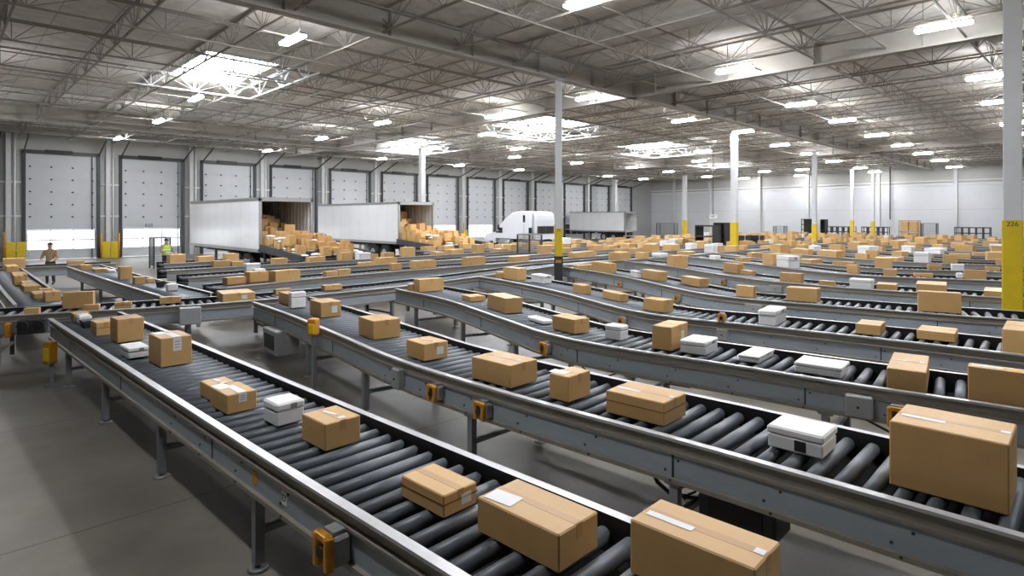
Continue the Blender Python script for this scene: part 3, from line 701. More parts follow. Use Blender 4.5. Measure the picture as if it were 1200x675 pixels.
fill('T1', 26, 72, 1.6); fill('T2', 20, 62, 1.2); fill('T3', 17, 62, 1.2); fill('T4', 4.2, 62, .8); fill('T6', .6, 48, .9); fill('T5', .6, 3, .4); fill('F', 11.5, 15.5, 1.4); fill('R', 1, 10, 1.0); fill('T7', 1, 8.5, 1.2)
# remove overlaps between neighbours on one lane
BOXES.sort(key=lambda q: (q[0], q[6]))
def foot(q):
    c, s_ = math.cos(q[3]), math.sin(q[3]); h = (q[2][0]/2, q[2][1]/2); return [(q[1].x+c*a*h[0]-s_*e*h[1], q[1].y+s_*a*h[0]+c*e*h[1]) for a, e in ((-1,-1),(1,-1),(1,1),(-1,1))]
def fits(q):
    ln = LANES[q[0]]
    for (x, y) in foot(q):
        if abs(ln.near(Vector((x, y, 0)))[4]) > ln.wi/2-.02: return False
    return True
for q in BOXES:
    for it in range(14):
        if fits(q): break
        ln = LANES[q[0]]; s_, p_, d_, n_, lat = ln.near(q[1]); q[1] = q[1] - n_*(lat*.25); k = 0 if abs(d_.y) > abs(d_.x) or q[0] not in ('T1','T2','T3','T4') else 1
        if it > 2: q[2][k] *= .95
        if it > 6: q[2][1-k] *= .95
def clash(a, b_):
    A, Bq = foot(a), foot(b_)
    for P_ in (A, Bq):
        for i in range(4):
            ex, ey = P_[i][0]-P_[i-1][0], P_[i][1]-P_[i-1][1]; nx, ny = -ey, ex
            pa = [x*nx+y*ny for x, y in A]; pb = [x*nx+y*ny for x, y in Bq]
            if max(pa) <= min(pb) or max(pb) <= min(pa): return False
    return True
for it in range(60):
    hit = False
    for i in range(len(BOXES)):
        for j in range(i+1, len(BOXES)):
            a, c = BOXES[i], BOXES[j]
            if abs(a[1].x-c[1].x) > 1.6 or abs(a[1].y-c[1].y) > 1.6: continue
            if clash(a, c):
                hit = True
                for q in (a, c):
                    k = 0 if q[2][0] > .32 else 1
                    q[2][0] *= .95; q[2][1] *= .95
                dlt = (c[1]-a[1]); dlt.z = 0
                if dlt.length > 1e-4:
                    ln = LANES[a[0]]; dd = ln.ev(a[6])[1]; sg = 1 if dlt.dot(dd) > 0 else -1
                    c[1] = c[1] + dd*(.02*sg); a[1] = a[1] - dd*(.02*sg)
    if not hit: break
for q in BOXES:
    for it in range(8):
        if fits(q): break
        q[2][0] *= .94; q[2][1] *= .94; q[1] = q[1] - LANES[q[0]].near(q[1])[3]*(LANES[q[0]].near(q[1])[4]*.3)
# ---- the spills out of the open trailers
HEAP = []
def heap(x0, x1, y0, y1, top, base, cell, tagname, seed, mail=.14, zmax=9):
    r_ = random.Random(seed); nx = max(1, int((x1-x0)/cell)); ny = max(1, int((y1-y0)/cell))
    for i in range(nx):
        for j in range(ny):
            x = x0+(i+.5)*(x1-x0)/nx; y = y0+(j+.5)*(y1-y0)/ny; z = base(x, y)+.012; tp = top(x, y)
            mw = min((x1-x0)/nx, (y1-y0)/ny)
            while z < tp-.1:
                if r_.random() < mail: sz = [mw*r_.uniform(.75,.92), mw*r_.uniform(.6,.8), r_.uniform(.09,.15)]; kd = 'mailer'
                else: sz = [mw*r_.uniform(.68,.88), mw*r_.uniform(.68,.88), r_.choice((.24,.3,.36,.42,.48))]; kd = 'carton'
                if z+sz[2] > zmax: break
                yw = r_.uniform(-.1,.1) if kd == 'carton' else r_.uniform(-.2,.2)
                HEAP.append([tagname, Vector((x+r_.uniform(-.03,.03), y+r_.uniform(-.03,.03), z)), sz, yw, kd, '', 0]); z += sz[2]+.004
TR = [(12.78,29.4,10.6,2.72,3.72,1.2),(22.75,32.4,11.0,2.8,3.75,1.2),(59.5,41.0,8.3,2.7,3.45,1.2)]
def lerp(a, b_, t): t = max(0, min(1, t)); return a+(b_-a)*t
# first trailer: heap inside falling forward, then down the chute to the floor conveyors
T0 = TR[0]
heap(11.62, 13.9, 29.75, 33.2, lambda x, y: lerp(1.9, 3.2, (y-29.7)/2.6)-.55*max(0,(x-12.4)), lambda x, y: 1.32, .44, 'first', 3, zmax=3.55)
heap(11.55, 14.95, 25.0, 29.1, lambda x, y: lerp(1.25, 2.05, (y-24.7)/4.2)+.12*math.sin(3*x+2*y)-.22*max(0,x-13.4), lambda x, y: 1.03+.06*(y-24.7), .43, 'first', 4, .34)
heap(21.6, 23.9, 32.75, 36.0, lambda x, y: lerp(2.2, 3.55, (y-32.7)/2.2)-.5*max(0,(x-22.3)), lambda x, y: 1.32, .5, 'second', 5, zmax=3.6)
heap(21.4, 25.6, 28.6, 32.1, lambda x, y: lerp(1.2, 2.15, (y-28.6)/3.4)+.12*math.sin(3*x+2*y)-.2*max(0,x-23.4), lambda x, y: 1.03+.06*(y-28.6), .5, 'second', 6, .3)
def shown(q):
    p = q[1]+Vector((0,0,q[2][2]/2)); return max(q[2][:2])*FOC/max(.5, depth(p)), px(p)
inframe = lambda q: (lambda a: -20 < a[1][0] < 1225 and a[1][1] < 760 and depth(q[1]) > .4)(shown(q))
BOXES = [q for q in BOXES if inframe(q)]
# heap cartons hidden inside the heap are not modelled: keep the ones with an open face towards the viewer or on top
def exposed(q):
    c = q[1]+Vector((0,0,q[2][2]/2)); cnt = [0,0,0]
    for h_ in HEAP:
        if h_ is q: continue
        k = h_[1]+Vector((0,0,h_[2][2]/2)); d = k-c
        if abs(d.x) < .3 and abs(d.y) < .3 and 0 < d.z < .6: cnt[0] = 1
        if abs(d.x) < .3 and -.75 < d.y < -.3 and -.15 < d.z: cnt[1] = 1
        if abs(d.y) < .3 and -.75 < d.x < -.3 and -.15 < d.z: cnt[2] = 1
    return sum(cnt) < 3
HEAP = [q for q in HEAP if exposed(q)]
allq = BOXES + HEAP
cart = sorted([q for q in allq if q[4] == 'carton'], key=lambda q: -shown(q)[0]*shown(q)[0]*(q[2][2]/max(q[2][:2])+.3))
KEEP = {id(q) for q in cart[:300]}
# ---- labels
cnt = {}
LP = {'A':nm(1),'B':nm(2),'C':nm(3),'D':nm(4),'E':nm(5),'F':nm(6),'G':nm(7),'H':nm(8),'T1':'cross conveyor feeding the lane heads','T2':'second cross conveyor','T3':'third cross conveyor','T4':'fourth cross conveyor','T5':'short cross conveyor beside the first trailer','T6':'cross conveyor below the second trailer','P':'short lane to the first dock door','Q':'short lane to the second dock door','R':'short lane by the yellow barrier','T7':'cross conveyor before the first dock door'}
for i, (k, x) in enumerate(far): LP[k] = nm(9+i)
order = {}
for q in sorted(BOXES, key=lambda q: q[6]):
    key = (q[0], 'box'); order[key] = order.get(key, 0)+1; q.append(order[key])
def describe(q, noun):
    lane, n = q[0], q[7]; W, L, H = q[2]; v = W*L*H
    size = 'big' if v > .11 else 'flat' if H < .45*min(W,L) else 'long' if max(W,L) > 1.9*min(W,L) else 'tall' if H > 1.05*max(W,L) else 'small' if v < .025 else 'tan' if noun == 'carton' else 'white'
    ex = ' labelled' if ('label' in q[5] or 'sticker' in q[5]) else ' lidded' if 'lid' in q[5] else ''
    return '%s%s %s, %s item from near end of %s' % (size, ex, noun, ORD[n], LP[lane])
def carton(q):
    W, L, H = q[2]; st = q[5]; big = shown(q)[0] > 17 or st
    b = MB(); ch = .008 if shown(q)[0] > 30 else .004
    b.cbox((0,0,H/2), (W,L,H), ch)
    o = link('cardboard_carton', b.mesh('carton_body', M['card']), None, q[1], q[3])
    if big:
        tw = .055; e = .0012
        if 'wraplabel' not in st and shown(q)[0] > 12:
            b = MB(); b.box((0,0,H+e/2), (tw, L-2*ch, e))
            dz = min(.09, H*.4)
            for s2 in (-1,1): b.box((0, s2*(L/2+e/2), H-dz/2), (tw, e, dz))
            link('tape', b.mesh('tape', M['tape']), o)
        if shown(q)[0] > 45 and 'wraplabel' not in st:
            b = MB(); b.box((0,0,H+.0004), (.006, L-2*ch, .0006)); link('flap_seam', b.mesh('flap_seam', M['cardin']), o)
        if 'lid' in st:
            b = MB(); hz = H*.42
            for (c, s_) in (((0,-L/2-.0015,H-hz),(W+.004,.003,.008)),((-W/2-.0015,0,H-hz),(.003,L+.004,.008)),((0,L/2+.0015,H-hz),(W+.004,.003,.008)),((W/2+.0015,0,H-hz),(.003,L+.004,.008))): b.box(c, s_)
            link('lid_seam', b.mesh('lid_seam', M['cardin']), o)
        if 'wraplabel' in st:
            w2 = W*.27; b = MB(); b.box((W*.02,-L*.12,H+.0015), (w2,L*.74,.003)); b.box((W*.02,-L/2-.0015,H-H*.24), (w2,.003,H*.48)); link('shipping_label', b.mesh('shipping_label', M['paper']), o)
            b = MB()
            for k in range(3): b.box((W*.02,-L/2-.0035,H-H*(.16+.1*k)), (w2*.6,.001,H*.03))
            link('print', b.mesh('print', M['galv']), o.children[-1] if o.children else o)
        if 'sticker' in st:
            b = MB(); b.box((W*.16,-L/2-.0015,H*.5), (min(.11,W*.3),.003,min(.13,H*.45))); link('shipping_label', b.mesh('shipping_label', M['paper']), o)
        elif 'label' in st:
            b = MB(); b.box((-W*.22,L*.3,H+.003), (.13,.2,.002), .1); link('shipping_label', b.mesh('shipping_label', M['paper']), o)
        if 'topmarks' in st:
            b = MB(); b.box((.02,-L*.34,H+.0025), (.06,.04,.0015)); link('tape_end', b.mesh('tape_end', M['paper']), o); b = MB(); b.box((.01,.04,H+.0025), (.03,min(.22,L*.4),.0015), .2); link('shipping_label', b.mesh('shipping_label', M['paper']), o)
        if 'tab' in st:
            b = MB(); b.box((0,-L*.44,H+.0025), (.05,.05,.0015)); link('tape_end', b.mesh('tape_end', M['paper']), o); b = MB(); b.box((-W*.1,L*.25,H+.0025), (.05,min(.34,L*.4),.0015)); link('shipping_label', b.mesh('shipping_label', M['paper']), o)
    return o
def foam(q):
    W, L, H = q[2]; b = MB()
    if 'lid' in q[5] or H > .2:
        hz = H*.36
        b.cbox((0,0,(H-hz)/2), (W*.96,L*.96,H-hz-.004), .012)
        o = link('foam_box', b.mesh('foam_body', M['foam']), None, q[1], q[3])
        b = MB(); b.cbox((0,0,H-hz/2), (W,L,hz), .02); ld = link('lid', b.mesh('lid', M['foam']), o)
        if 'dark' in q[5]:
            b = MB(); b.box((-W*.48-.002,-L*.1,(H-hz)*.55), (.004,L*.2,(H-hz)*.7)); link('shipping_label', b.mesh('dark_label', M['dark']), o)
        elif shown(q)[0] > 24:
            b = MB(); b.box((W*.1,-L/2-.002,H-hz*.5), (W*.22,.003,hz*.6)); link('shipping_label', b.mesh('grey_label', M['galv']), ld)
    else:
        b.cbox((0,0,H/2), (W,L,H), min(.03,H*.3)); o = link('foam_box', b.mesh('foam_body', M['foam']), None, q[1], q[3])
    return o
def mailer(q):
    W, L, H = q[2]; b = MB(); n = 6; rings = []
    for i in range(n+1):
        u = -1+2*i/n; sc = max(.04, (1-abs(u)**4)**.5); pr = []
        for k in range(10):
            t = 2*math.pi*k/10; cx_ = math.copysign(abs(math.cos(t))**.55, math.cos(t)); cz_ = math.copysign(abs(math.sin(t))**.9, math.sin(t))
            pr.append(Vector((cx_*W/2*(.86+.14*sc), u*L/2, H/2+cz_*H/2*sc)))
        rings.append(pr)
    b.sweep(rings); b.sm = [True]*len(b.f); return link('mailer_bag', b.mesh('mailer_bag', M['poly']), None, q[1], q[3])
def tote(q):
    W, L, H = q[2]; b = MB(); b.cbox((0,0,H/2), (W,L,H), .01); o = link('plastic_tote', b.mesh('tote_body', M['black']), None, q[1], q[3])
    b = MB()
    for (c, s_) in (((0,-L/2,H-.02),(W+.03,.02,.04)),((0,L/2,H-.02),(W+.03,.02,.04)),((-W/2,0,H-.02),(.02,L+.03,.04)),((W/2,0,H-.02),(.02,L+.03,.04))): b.box(c, s_)
    link('rim', b.mesh('rim', M['dark']), o); return o
rest = MB()
for q in allq:
    if q[4] == 'carton':
        if id(q) not in KEEP:
            rest.cbox((q[1].x,q[1].y,q[1].z+q[2][2]/2), q[2], .004, q[3]); continue
        o = carton(q); noun = 'carton'
    elif q[4] == 'foam': o = foam(q); noun = 'foam box'
    elif q[4] == 'mailer': o = mailer(q); noun = 'bag'
    else: o = tote(q); noun = 'black tote'
    if len(q) == 7:
        if q[4] == 'mailer': tag(o, 'white padded mailer bag in the heap spilling from the %s open trailer' % q[0], 'mailer', 'mailer bags spilling from the %s trailer' % q[0])
        else: tag(o, 'tan cardboard carton in the tumbled heap spilling from the %s open trailer' % q[0], 'box', 'cartons spilling from the %s trailer' % q[0])
    else:
        tag(o, describe(q, noun), 'box' if q[4] != 'tote' else 'tote', 'parcels on the ' + LP[q[0]])
if rest.f:
    o = rest.build('cardboard_carton_mass', M['card']); tag(o, 'remaining small cartons seen far off on the distant lanes', 'box', kind='stuff')
print('cartons', len(cart), 'boxes', len(BOXES), 'heap', len(HEAP))
# ------------------------------------------------------------------ trailers
def trailer(x, y, L, W, H, zf, label, chute=True):
    r = empty('semi_trailer', (x, y, 0)); tag(r, label, 'trailer'); t = .05
    for sx in (-1, 1):
        b = MB(); b.box((x+sx*(W/2-t/2), y+L/2, (zf+H)/2), (t, L, H-zf)); b.build('side_panel', M['trailer'], r)
        b = MB(); b.bar((x+sx*(W/2+.005), y, zf-.02), (x+sx*(W/2+.005), y+L, zf-.02), .06, .16); b.bar((x+sx*(W/2+.005), y, H), (x+sx*(W/2+.005), y+L, H), .06, .12); b.build('edge_rail', M['trailframe'], r)
        b = MB(); b.box((x+sx*(W/2-t-.006), y+L/2, (zf+H)/2), (.012, L-.1, H-zf-.1))
        k = y+.3
        while k < y+L-.3: b.box((x+sx*(W/2-t-.02), k, (zf+H)/2), (.03, .06, H-zf-.12)); k += .4
        b.build('liner', M['trailin'], r)
    b = MB(); b.box((x, y+L/2, H+.02), (W, L, .05)); b.build('roof_panel', M['trailer'], r)
    b = MB(); b.box((x, y+L-t/2, (zf+H)/2), (W-2*t, t, H-zf))
    k = x-W/2+.3
    while k < x+W/2-.2: b.box((k, y+L-t-.02, (zf+H)/2), (.06, .03, H-zf-.12)); k += .4
    b.build('front_bulkhead', M['trailin'], r)
    b = MB(); b.box((x, y+L/2, zf+.05), (W-.1, L, .1)); b.build('deck_floor', M['trailin'], r)
    b = MB()
    for sx in (-1,1): b.box((x+sx*(W/2-.05), y-.03, (zf+H)/2), (.12, .1, H-zf+.1))
    b.box((x, y-.03, H-.02), (W+.02, .1, .2)); b.box((x, y-.03, zf-.02), (W+.02, .1, .2)); b.build('rear_frame', M['trailframe'], r)
    b = MB()
    for sx in (-1,1):
        b.bar((x+sx*.5, y+.3, zf-.2), (x+sx*.5, y+L-.3, zf-.2), .12, .28)
    k = y+.5
    while k < y+L-.4: b.box((x, k, zf-.12), (W-.15, .07, .14)); k += .8
    b.box((x, y+2.2, .8), (1.0, 3.2, .2)); b.build('chassis', M['dark'], r)
    for yy in (1.5, 2.9):
        for sx in (-1,1):
            b = MB(); c = Vector((x+sx*(W/2-.2), y+yy, .5)); b.tube(c+Vector((-.28,0,0)), c+Vector((.28,0,0)), .5, 24); wl = b.build('wheel', M['tyre'], r)
            b = MB(); b.tube(c+Vector((-.29,0,0)), c+Vector((.29,0,0)), .26, 16); b.build('hub', M['galv'], wl)
    for sx in (-1,1):
        b = MB(); b.bar((x+sx*.75, y+L-2.6, zf-.1), (x+sx*.75, y+L-2.6, .06), .13, .13); b.box((x+sx*.75, y+L-2.6, .03), (.3,.3,.06)); b.build('landing_leg', M['galv'], r)
    b = MB(); b.box((x, y+.12, .62), (W-.3, .1, .12)); 
    for sx in (-1,1): b.box((x+sx*.7, y+.2, .9), (.1,.12,.5))
    b.build('rear_bumper', M['trailframe'], r)
    for sx in (-1,1):
        b = MB(); b.box((x+sx*(W/2-.3), y+4.3, .72), (.55, .02, .6)); b.build('mud_flap', M['paper'], r)
    return r
t0, t1, t2 = TR
trailer(t0[0], t0[1], t0[2], t0[3], t0[4], t0[5], 'white open-backed trailer spilling a heap of cartons, by the third dock door')
trailer(t1[0], t1[1], t1[2], t1[3], t1[4], t1[5], 'white open-backed trailer packed high with cartons, between the other two trailers')
trailer(t2[0], t2[1], t2[2], t2[3], t2[4], t2[5], 'white trailer with an empty open rear, beside the white tractor')
def chute(x0, x1, y0, y1, z0, z1, label):
    r = empty('loading_chute', ((x0+x1)/2, y0, 0)); tag(r, label, 'chute')
    b = MB(); b.sweep([[Vector((x0,y0,z0)),Vector((x1,y0,z0)),Vector((x1,y0,z0-.1)),Vector((x0,y0,z0-.1))],[Vector((x0,y1,z1)),Vector((x1,y1,z1)),Vector((x1,y1,z1-.1)),Vector((x0,y1,z1-.1))]]); b.build('slide_bed', M['dark'], r)
    for x in (x0, x1):
        b = MB(); b.bar((x,y0,z0+.02),(x,y1,z1+.06),.06,.34); b.build('side_guard', M['doorframe'], r)
    for x in (x0+.1, x1-.1):
        for (yy, zz) in ((y0+.3, z0), (y1-.3, z1)):
            b = MB(); b.bar((x,yy,0),(x,yy,zz-.08),.1,.1); b.build('leg', M['dark'], r)
chute(11.45, 15.1, 24.9, 29.3, .98, 1.27, 'dark loading chute sloping down from the first open trailer, full of cartons')
chute(21.2, 25.8, 28.45, 32.3, 1.0, 1.22, 'dark loading chute sloping down from the second open trailer, full of cartons')
# ------------------------------------------------------------------ tractor unit
def tractor(xa, xb, dy):
    r = empty('semi_tractor', ((xa+xb)/2, 36+dy, 0)); tag(r, 'white semi tractor with a tall rounded sleeper cab, parked facing the dock doors', 'truck')
    prof = [(33.0,.95),(32.95,2.6),(33.05,3.05),(33.4,3.3),(34.2,3.38),(35.6,3.36),(36.4,3.22),(37.2,2.86),(37.9,2.38),(38.35,2.02),(38.7,1.62),(38.95,1.5),(39.6,1.46),(40.2,1.34),(40.55,1.12),(40.62,.7),(40.45,.5),(38.9,.5),(38.9,.95)]
    fy = lambda y: 34.4+(y-33)*.85
    prof = [(fy(y), z) for y, z in prof]
    b = MB(); n = len(prof); rings = []
    for x, k in ((xa,.90),(xa+.06,.97),(xa+.25,1),(xb-.25,1),(xb-.06,.97),(xb,.90)):
        cy_, cz_ = 37.6, 1.6
        rings.append([Vector((x, cy_+(y-cy_)*(1-(1-k)*.25)+dy, cz_+(z-cz_)*(1-(1-k)*.5))) for y, z in prof])
    b.sweep(rings); b.build('cab_body', M['truck'], r)
    def pane(y0, y1, z0, z1, m='darkglass', name='side_window', sl=0):
        for x, sg in ((xa, -1), (xb, 1)):
            b = MB(); b.box((x+sg*.012, (fy(y0)+fy(y1))/2+dy, (z0+z1)/2), (.03, (y1-y0)*.85, z1-z0)); b.build(name, M[m], r)
    pane(34.45,34.75,2.4,3.0); pane(33.3,33.95,1.35,1.95); pane(37.75,38.35,1.45,1.92); pane(38.4,38.72,1.45,1.62, name='quarter_window')
    pane(34.6,34.64,.8,2.2,'galv','door_seam')
    b = MB(); b.box(((xa+xb)/2, fy(38.32)+dy, 1.83), (xb-xa-.3, .05, .55), ax=Vector((1,0,0)), ay=Vector((0,.76,-.65)).cross(Vector((1,0,0))) * -1, az=Vector((0,-.62,.78)) ); b.build('windscreen', M['darkglass'], r)
    b = MB(); b.box(((xa+xb)/2, fy(33)-.03+dy, 1.75), (xb-xa-.35, .05, .66)); b.build('rear_frame', M['dark'], r)
    for k in (-1, 1): b = MB(); b.box(((xa+xb)/2+k*.5, fy(33)-.06+dy, 1.75), (.85, .03, .52)); b.build('rear_window', M['darkglass'], r)
    b = MB(); b.box(((xa+xb)/2, 37.4+dy, .72), (1.0, 6.4, .28)); b.build('chassis', M['dark'], r)
    for yy in (35.1, 36.2, 39.9):
        for x in (xa+.18, xb-.18):
            b = MB(); b.tube((x-.17,yy+dy,.5),(x+.17,yy+dy,.5),.5,24); wl = b.build('wheel', M['tyre'], r); b = MB(); b.tube((x-.18,yy+dy,.5),(x+.18,yy+dy,.5),.26,16); b.build('hub', M['galv'], wl)
    for x in (xa-.1, xb+.1):
        b = MB(); b.cbox((x, fy(38.25)+dy, 1.95), (.16,.1,.42), .03); b.bar((x, fy(38.25)+dy, 1.75), ((xa+xb)/2+(x-(xa+xb)/2)*.9, fy(38.25)+dy, 1.7), .04, .04); b.build('mirror', M['black'], r)
        b = MB(); b.tube((x, fy(36.3)+dy, .62), (x, fy(37.9)+dy, .62), .3, 16); b.build('fuel_tank', M['galv'], r)
        b = MB(); b.tube((x, fy(33.3)+dy, .9), (x, fy(33.3)+dy, 3.2), .07, 10); b.build('exhaust_stack', M['galv'], r)
        b = MB(); b.cbox((x*.93+(xa+xb)/2*.07, fy(40.5)+dy, .95), (.4,.12,.22), .03); b.build('headlight', M['paper'], r)
tractor(36.2, 38.6, 0)
# ------------------------------------------------------------------ racks, cages, bins at the end of the hall
def rack(name, x, y, W, D, H, n, m, label, cat, fillm=None, back=False, rz=0, solid=False, z0=0, divs=0):
    r = empty(name, (x, y, 0)); tag(r, label, cat)
    for sx in (-1,1):
        for sy in (-1,1):
            b = MB(); b.bar((x+sx*D/2, y+sy*W/2, 0), (x+sx*D/2, y+sy*W/2, H), .07, .07); b.build('post', M[m], r)
    for k in range(n):
        z = .15+(H-.2)*k/max(1,n-1); b = MB(); b.box((x,y,z), (D, W, .05)); b.bar((x-D/2,y-W/2,z),(x-D/2,y+W/2,z),.05,.1); b.build('shelf', M[m], r)
    if divs:
        for k in range(1, divs): b = MB(); b.box((x, y-W/2+W*k/divs, H/2), (D, .08, H-.1)); b.build('divider', M[m], r)
    if back: b = MB(); b.box((x+D/2,y,H/2),(.02,W,H)); b.build('back_panel', M[m], r)
    if solid:
        for sy in (-1,1): b = MB(); b.box((x,y+sy*W/2,H/2),(D,.03,H)); b.build('side_panel', M[m], r)
    return r
def rackY(name, X, ya, yb, H, n, m, label, cat, D=.8, **kw): return rack(name, X, (ya+yb)/2, abs(yb-ya), D, H, n, m, label, cat, **kw)
rack('open_rack', 37.4, 19.6, 1.25, 1.0, 2.3, 4, 'dark', 'dark open rack with gaps near its top, beside the column with yellow guard', 'rack', solid=True)
rack('tall_cabinet', 39.3, 19.5, .75, 1.0, 2.45, 5, 'black', 'tall dark cabinet standing right behind the dark open rack', 'rack', solid=True, back=True)
for i, (xx, yy, lb) in enumerate(((43.0,19.9,'black bulk bin with a pale corner strip, first of two on the aisle'),(44.4,19.45,'black bulk bin beside the other, its twin, further along the aisle'))):
    r = empty('bulk_bin', (xx,yy,0)); tag(r, lb, 'bin')
    b = MB(); 
    for (c, s_) in (((xx-.4,yy,.82),(.05,1.0,1.3)),((xx+.4,yy,.82),(.05,1.0,1.3)),((xx,yy-.5,.82),(.8,.05,1.3)),((xx,yy+.5,.82),(.8,.05,1.3)),((xx,yy,.2),(.8,1.0,.06))): b.box(c, s_)
    b.build('bin_body', M['black'], r)
    b = MB(); b.box((xx-.43,yy-.5,.82),(.05,.08,1.3)); b.build('corner_strip', M['galv'], r)
    b = MB()
    for sx in (-.35,.35):
        for sy in (-.42,.42): b.box((xx+sx,yy+sy,.085),(.12,.12,.17))
    b.build('base', M['dark'], r)
rackY('tall_cabinet', 74.5, 26.9, 25.6, 2.65, 5, 'dark', 'tall dark cabinet with orange beams against the end wall', 'rack', back=True)
rackY('locker', 75.5, 25.1, 24.6, 2.6, 3, 'dark', 'narrow dark locker beside the tall cabinet on the end wall', 'locker', back=True, solid=True)
rackY('low_shelf', 74.5, 24.3, 21.3, 1.8, 4, 'dark', 'low dark shelf unit beside the narrow locker', 'shelf', divs=5)
rackY('low_shelf', 74.5, 20.5, 18.0, 1.8, 4, 'dark', 'low dark shelf unit between the pallet rack and the first shelf unit', 'shelf', divs=5)
rackY('low_shelf', 74.5, 12.1, 9.3, 1.85, 4, 'dark', 'low dark shelf unit past the wire rack, towards the tall column', 'shelf', divs=5)
pr = rackY('pallet_rack', 74.5, 16.9, 15.2, 2.5, 3, 'wood', 'timber pallet rack stacked with cartons against the end wall', 'rack', D=1.0)
k = 0
for zi in (.2, 1.35):
    for yy in (15.65, 16.45):
        q = ['end', Vector((74.5, yy, zi+.03+(.0 if zi < 1 else 0))), [.85,.7,.95], 0, 'carton', '', 0]
        o = carton(q); tag(o, 'large tan carton on the %s shelf of the timber pallet rack' % ('lower' if zi < 1 else 'middle'), 'box', 'cartons in the pallet rack')
def wire_cage(x, y, W, D, H, label, cat='cage', m='wire', post='dark', rz=0):
    r = empty('wire_cage', (x,y,0)); tag(r, label, cat)
    for sx in (-1,1):
        for sy in (-1,1): b = MB(); b.bar((x+sx*W/2,y+sy*D/2,.0),(x+sx*W/2,y+sy*D/2,H),.06,.06); b.build('post', M[post], r)
    for (p, q_) in (((-W/2,-D/2),(W/2,-D/2)),((W/2,-D/2),(W/2,D/2)),((W/2,D/2),(-W/2,D/2)),((-W/2,D/2),(-W/2,-D/2))):
        b = MB()
        for z in [.15+i*(H-.17)/10 for i in range(11)]: b.bar((x+p[0],y+p[1],z),(x+q_[0],y+q_[1],z),.012 if 0 < z < H-.1 else .04)
        for i in range(1,12):
            u = i/12; c = (x+p[0]+(q_[0]-p[0])*u, y+p[1]+(q_[1]-p[1])*u); b.bar((*c,.15),(*c,H),.012)
        b.bar((x+p[0],y+p[1],H),(x+q_[0],y+q_[1],H),.06,.06); b.build('mesh_panel', M[m], r)
    return r
wire_cage(23.3, 22.6, .95, .9, 1.9, 'grey mesh cage with dark posts below the white tractor', 'cage')
wire_cage(74.6, 45.3, .9, 2.8, 2.0, 'grey mesh cage in the corner behind the empty trailer')
wire_cage(74.6, 29.6, .9, 1.3, 1.75, 'small grey mesh cage against the middle of the end wall')
wire_cage(74.6, 14.3, .9, 1.3, 2.2, 'tall empty wire rack right beside the timber pallet rack', 'rack')
wire_cage(9.1, 37.4, .8, .9, 1.7, 'grey mesh cage behind the worker in the lime vest')
# yellow dock barriers
def barrier(x, y, W, H, label, posts=1):
    r = empty('dock_barrier', (x,y,0)); tag(r, label, 'barrier')
    for sx in (-1,1):
        b = MB(); b.cbox((x+sx*W*.26, y, H/2), (W*.46,.1,H), .015); b.build('barrier_plate', M['yellow'], r)
    b = MB(); b.box((x, y-.07, H*.55), (W,.04,.08)); b.build('cross_bar', M['yellow'], r)
    for sx in (-1,1)[:posts]:
        b = MB(); b.tube((x+sx*W*.55,y,0),(x+sx*W*.55,y,H*1.5),.06,10); b.build('post', M['amber'], r)
barrier(3.85, 49.2, 1.0, 1.25, 'yellow dock barrier at the wall post before the first dock door')
barrier(8.9, 49.2, .95, 1.15, 'yellow dock barrier between the first and second dock doors', 2)
barrier(41, 49.3, .5, 1.5, 'small yellow dock barrier behind the front of the white tractor')
barrier(35.4, 49.3, .6, 1.4, 'small yellow dock barrier behind the second spill of cartons')
# hanging sign
r = empty('hanging_sign', (46.9,24.1,2.7)); tag(r, 'small sign hung on a thin rod over the dark open rack', 'sign')
b = MB(); b.tube((46.9,24.1,3.05),(46.9,24.1,8.6),.025,6); b.build('hanger', M['dark'], r)
b = MB(); b.box((46.9,24.1,2.9),(.03,.62,.3),math.radians(45)); pl = b.build('sign_plate', M['paper'], r)
text('lettering', '407', pl, (-.016-.011,-.016-.011,.2), (math.pi/2,0,math.radians(-45)), .26, M['ink'])
b = MB(); b.tube((77.6,18.6,2.6),(77.6,18.6,8.6),.06,8); tag(b.build('trim_3', M['dark']), 'dark conduit running down the end wall', 'conduit', kind='structure')
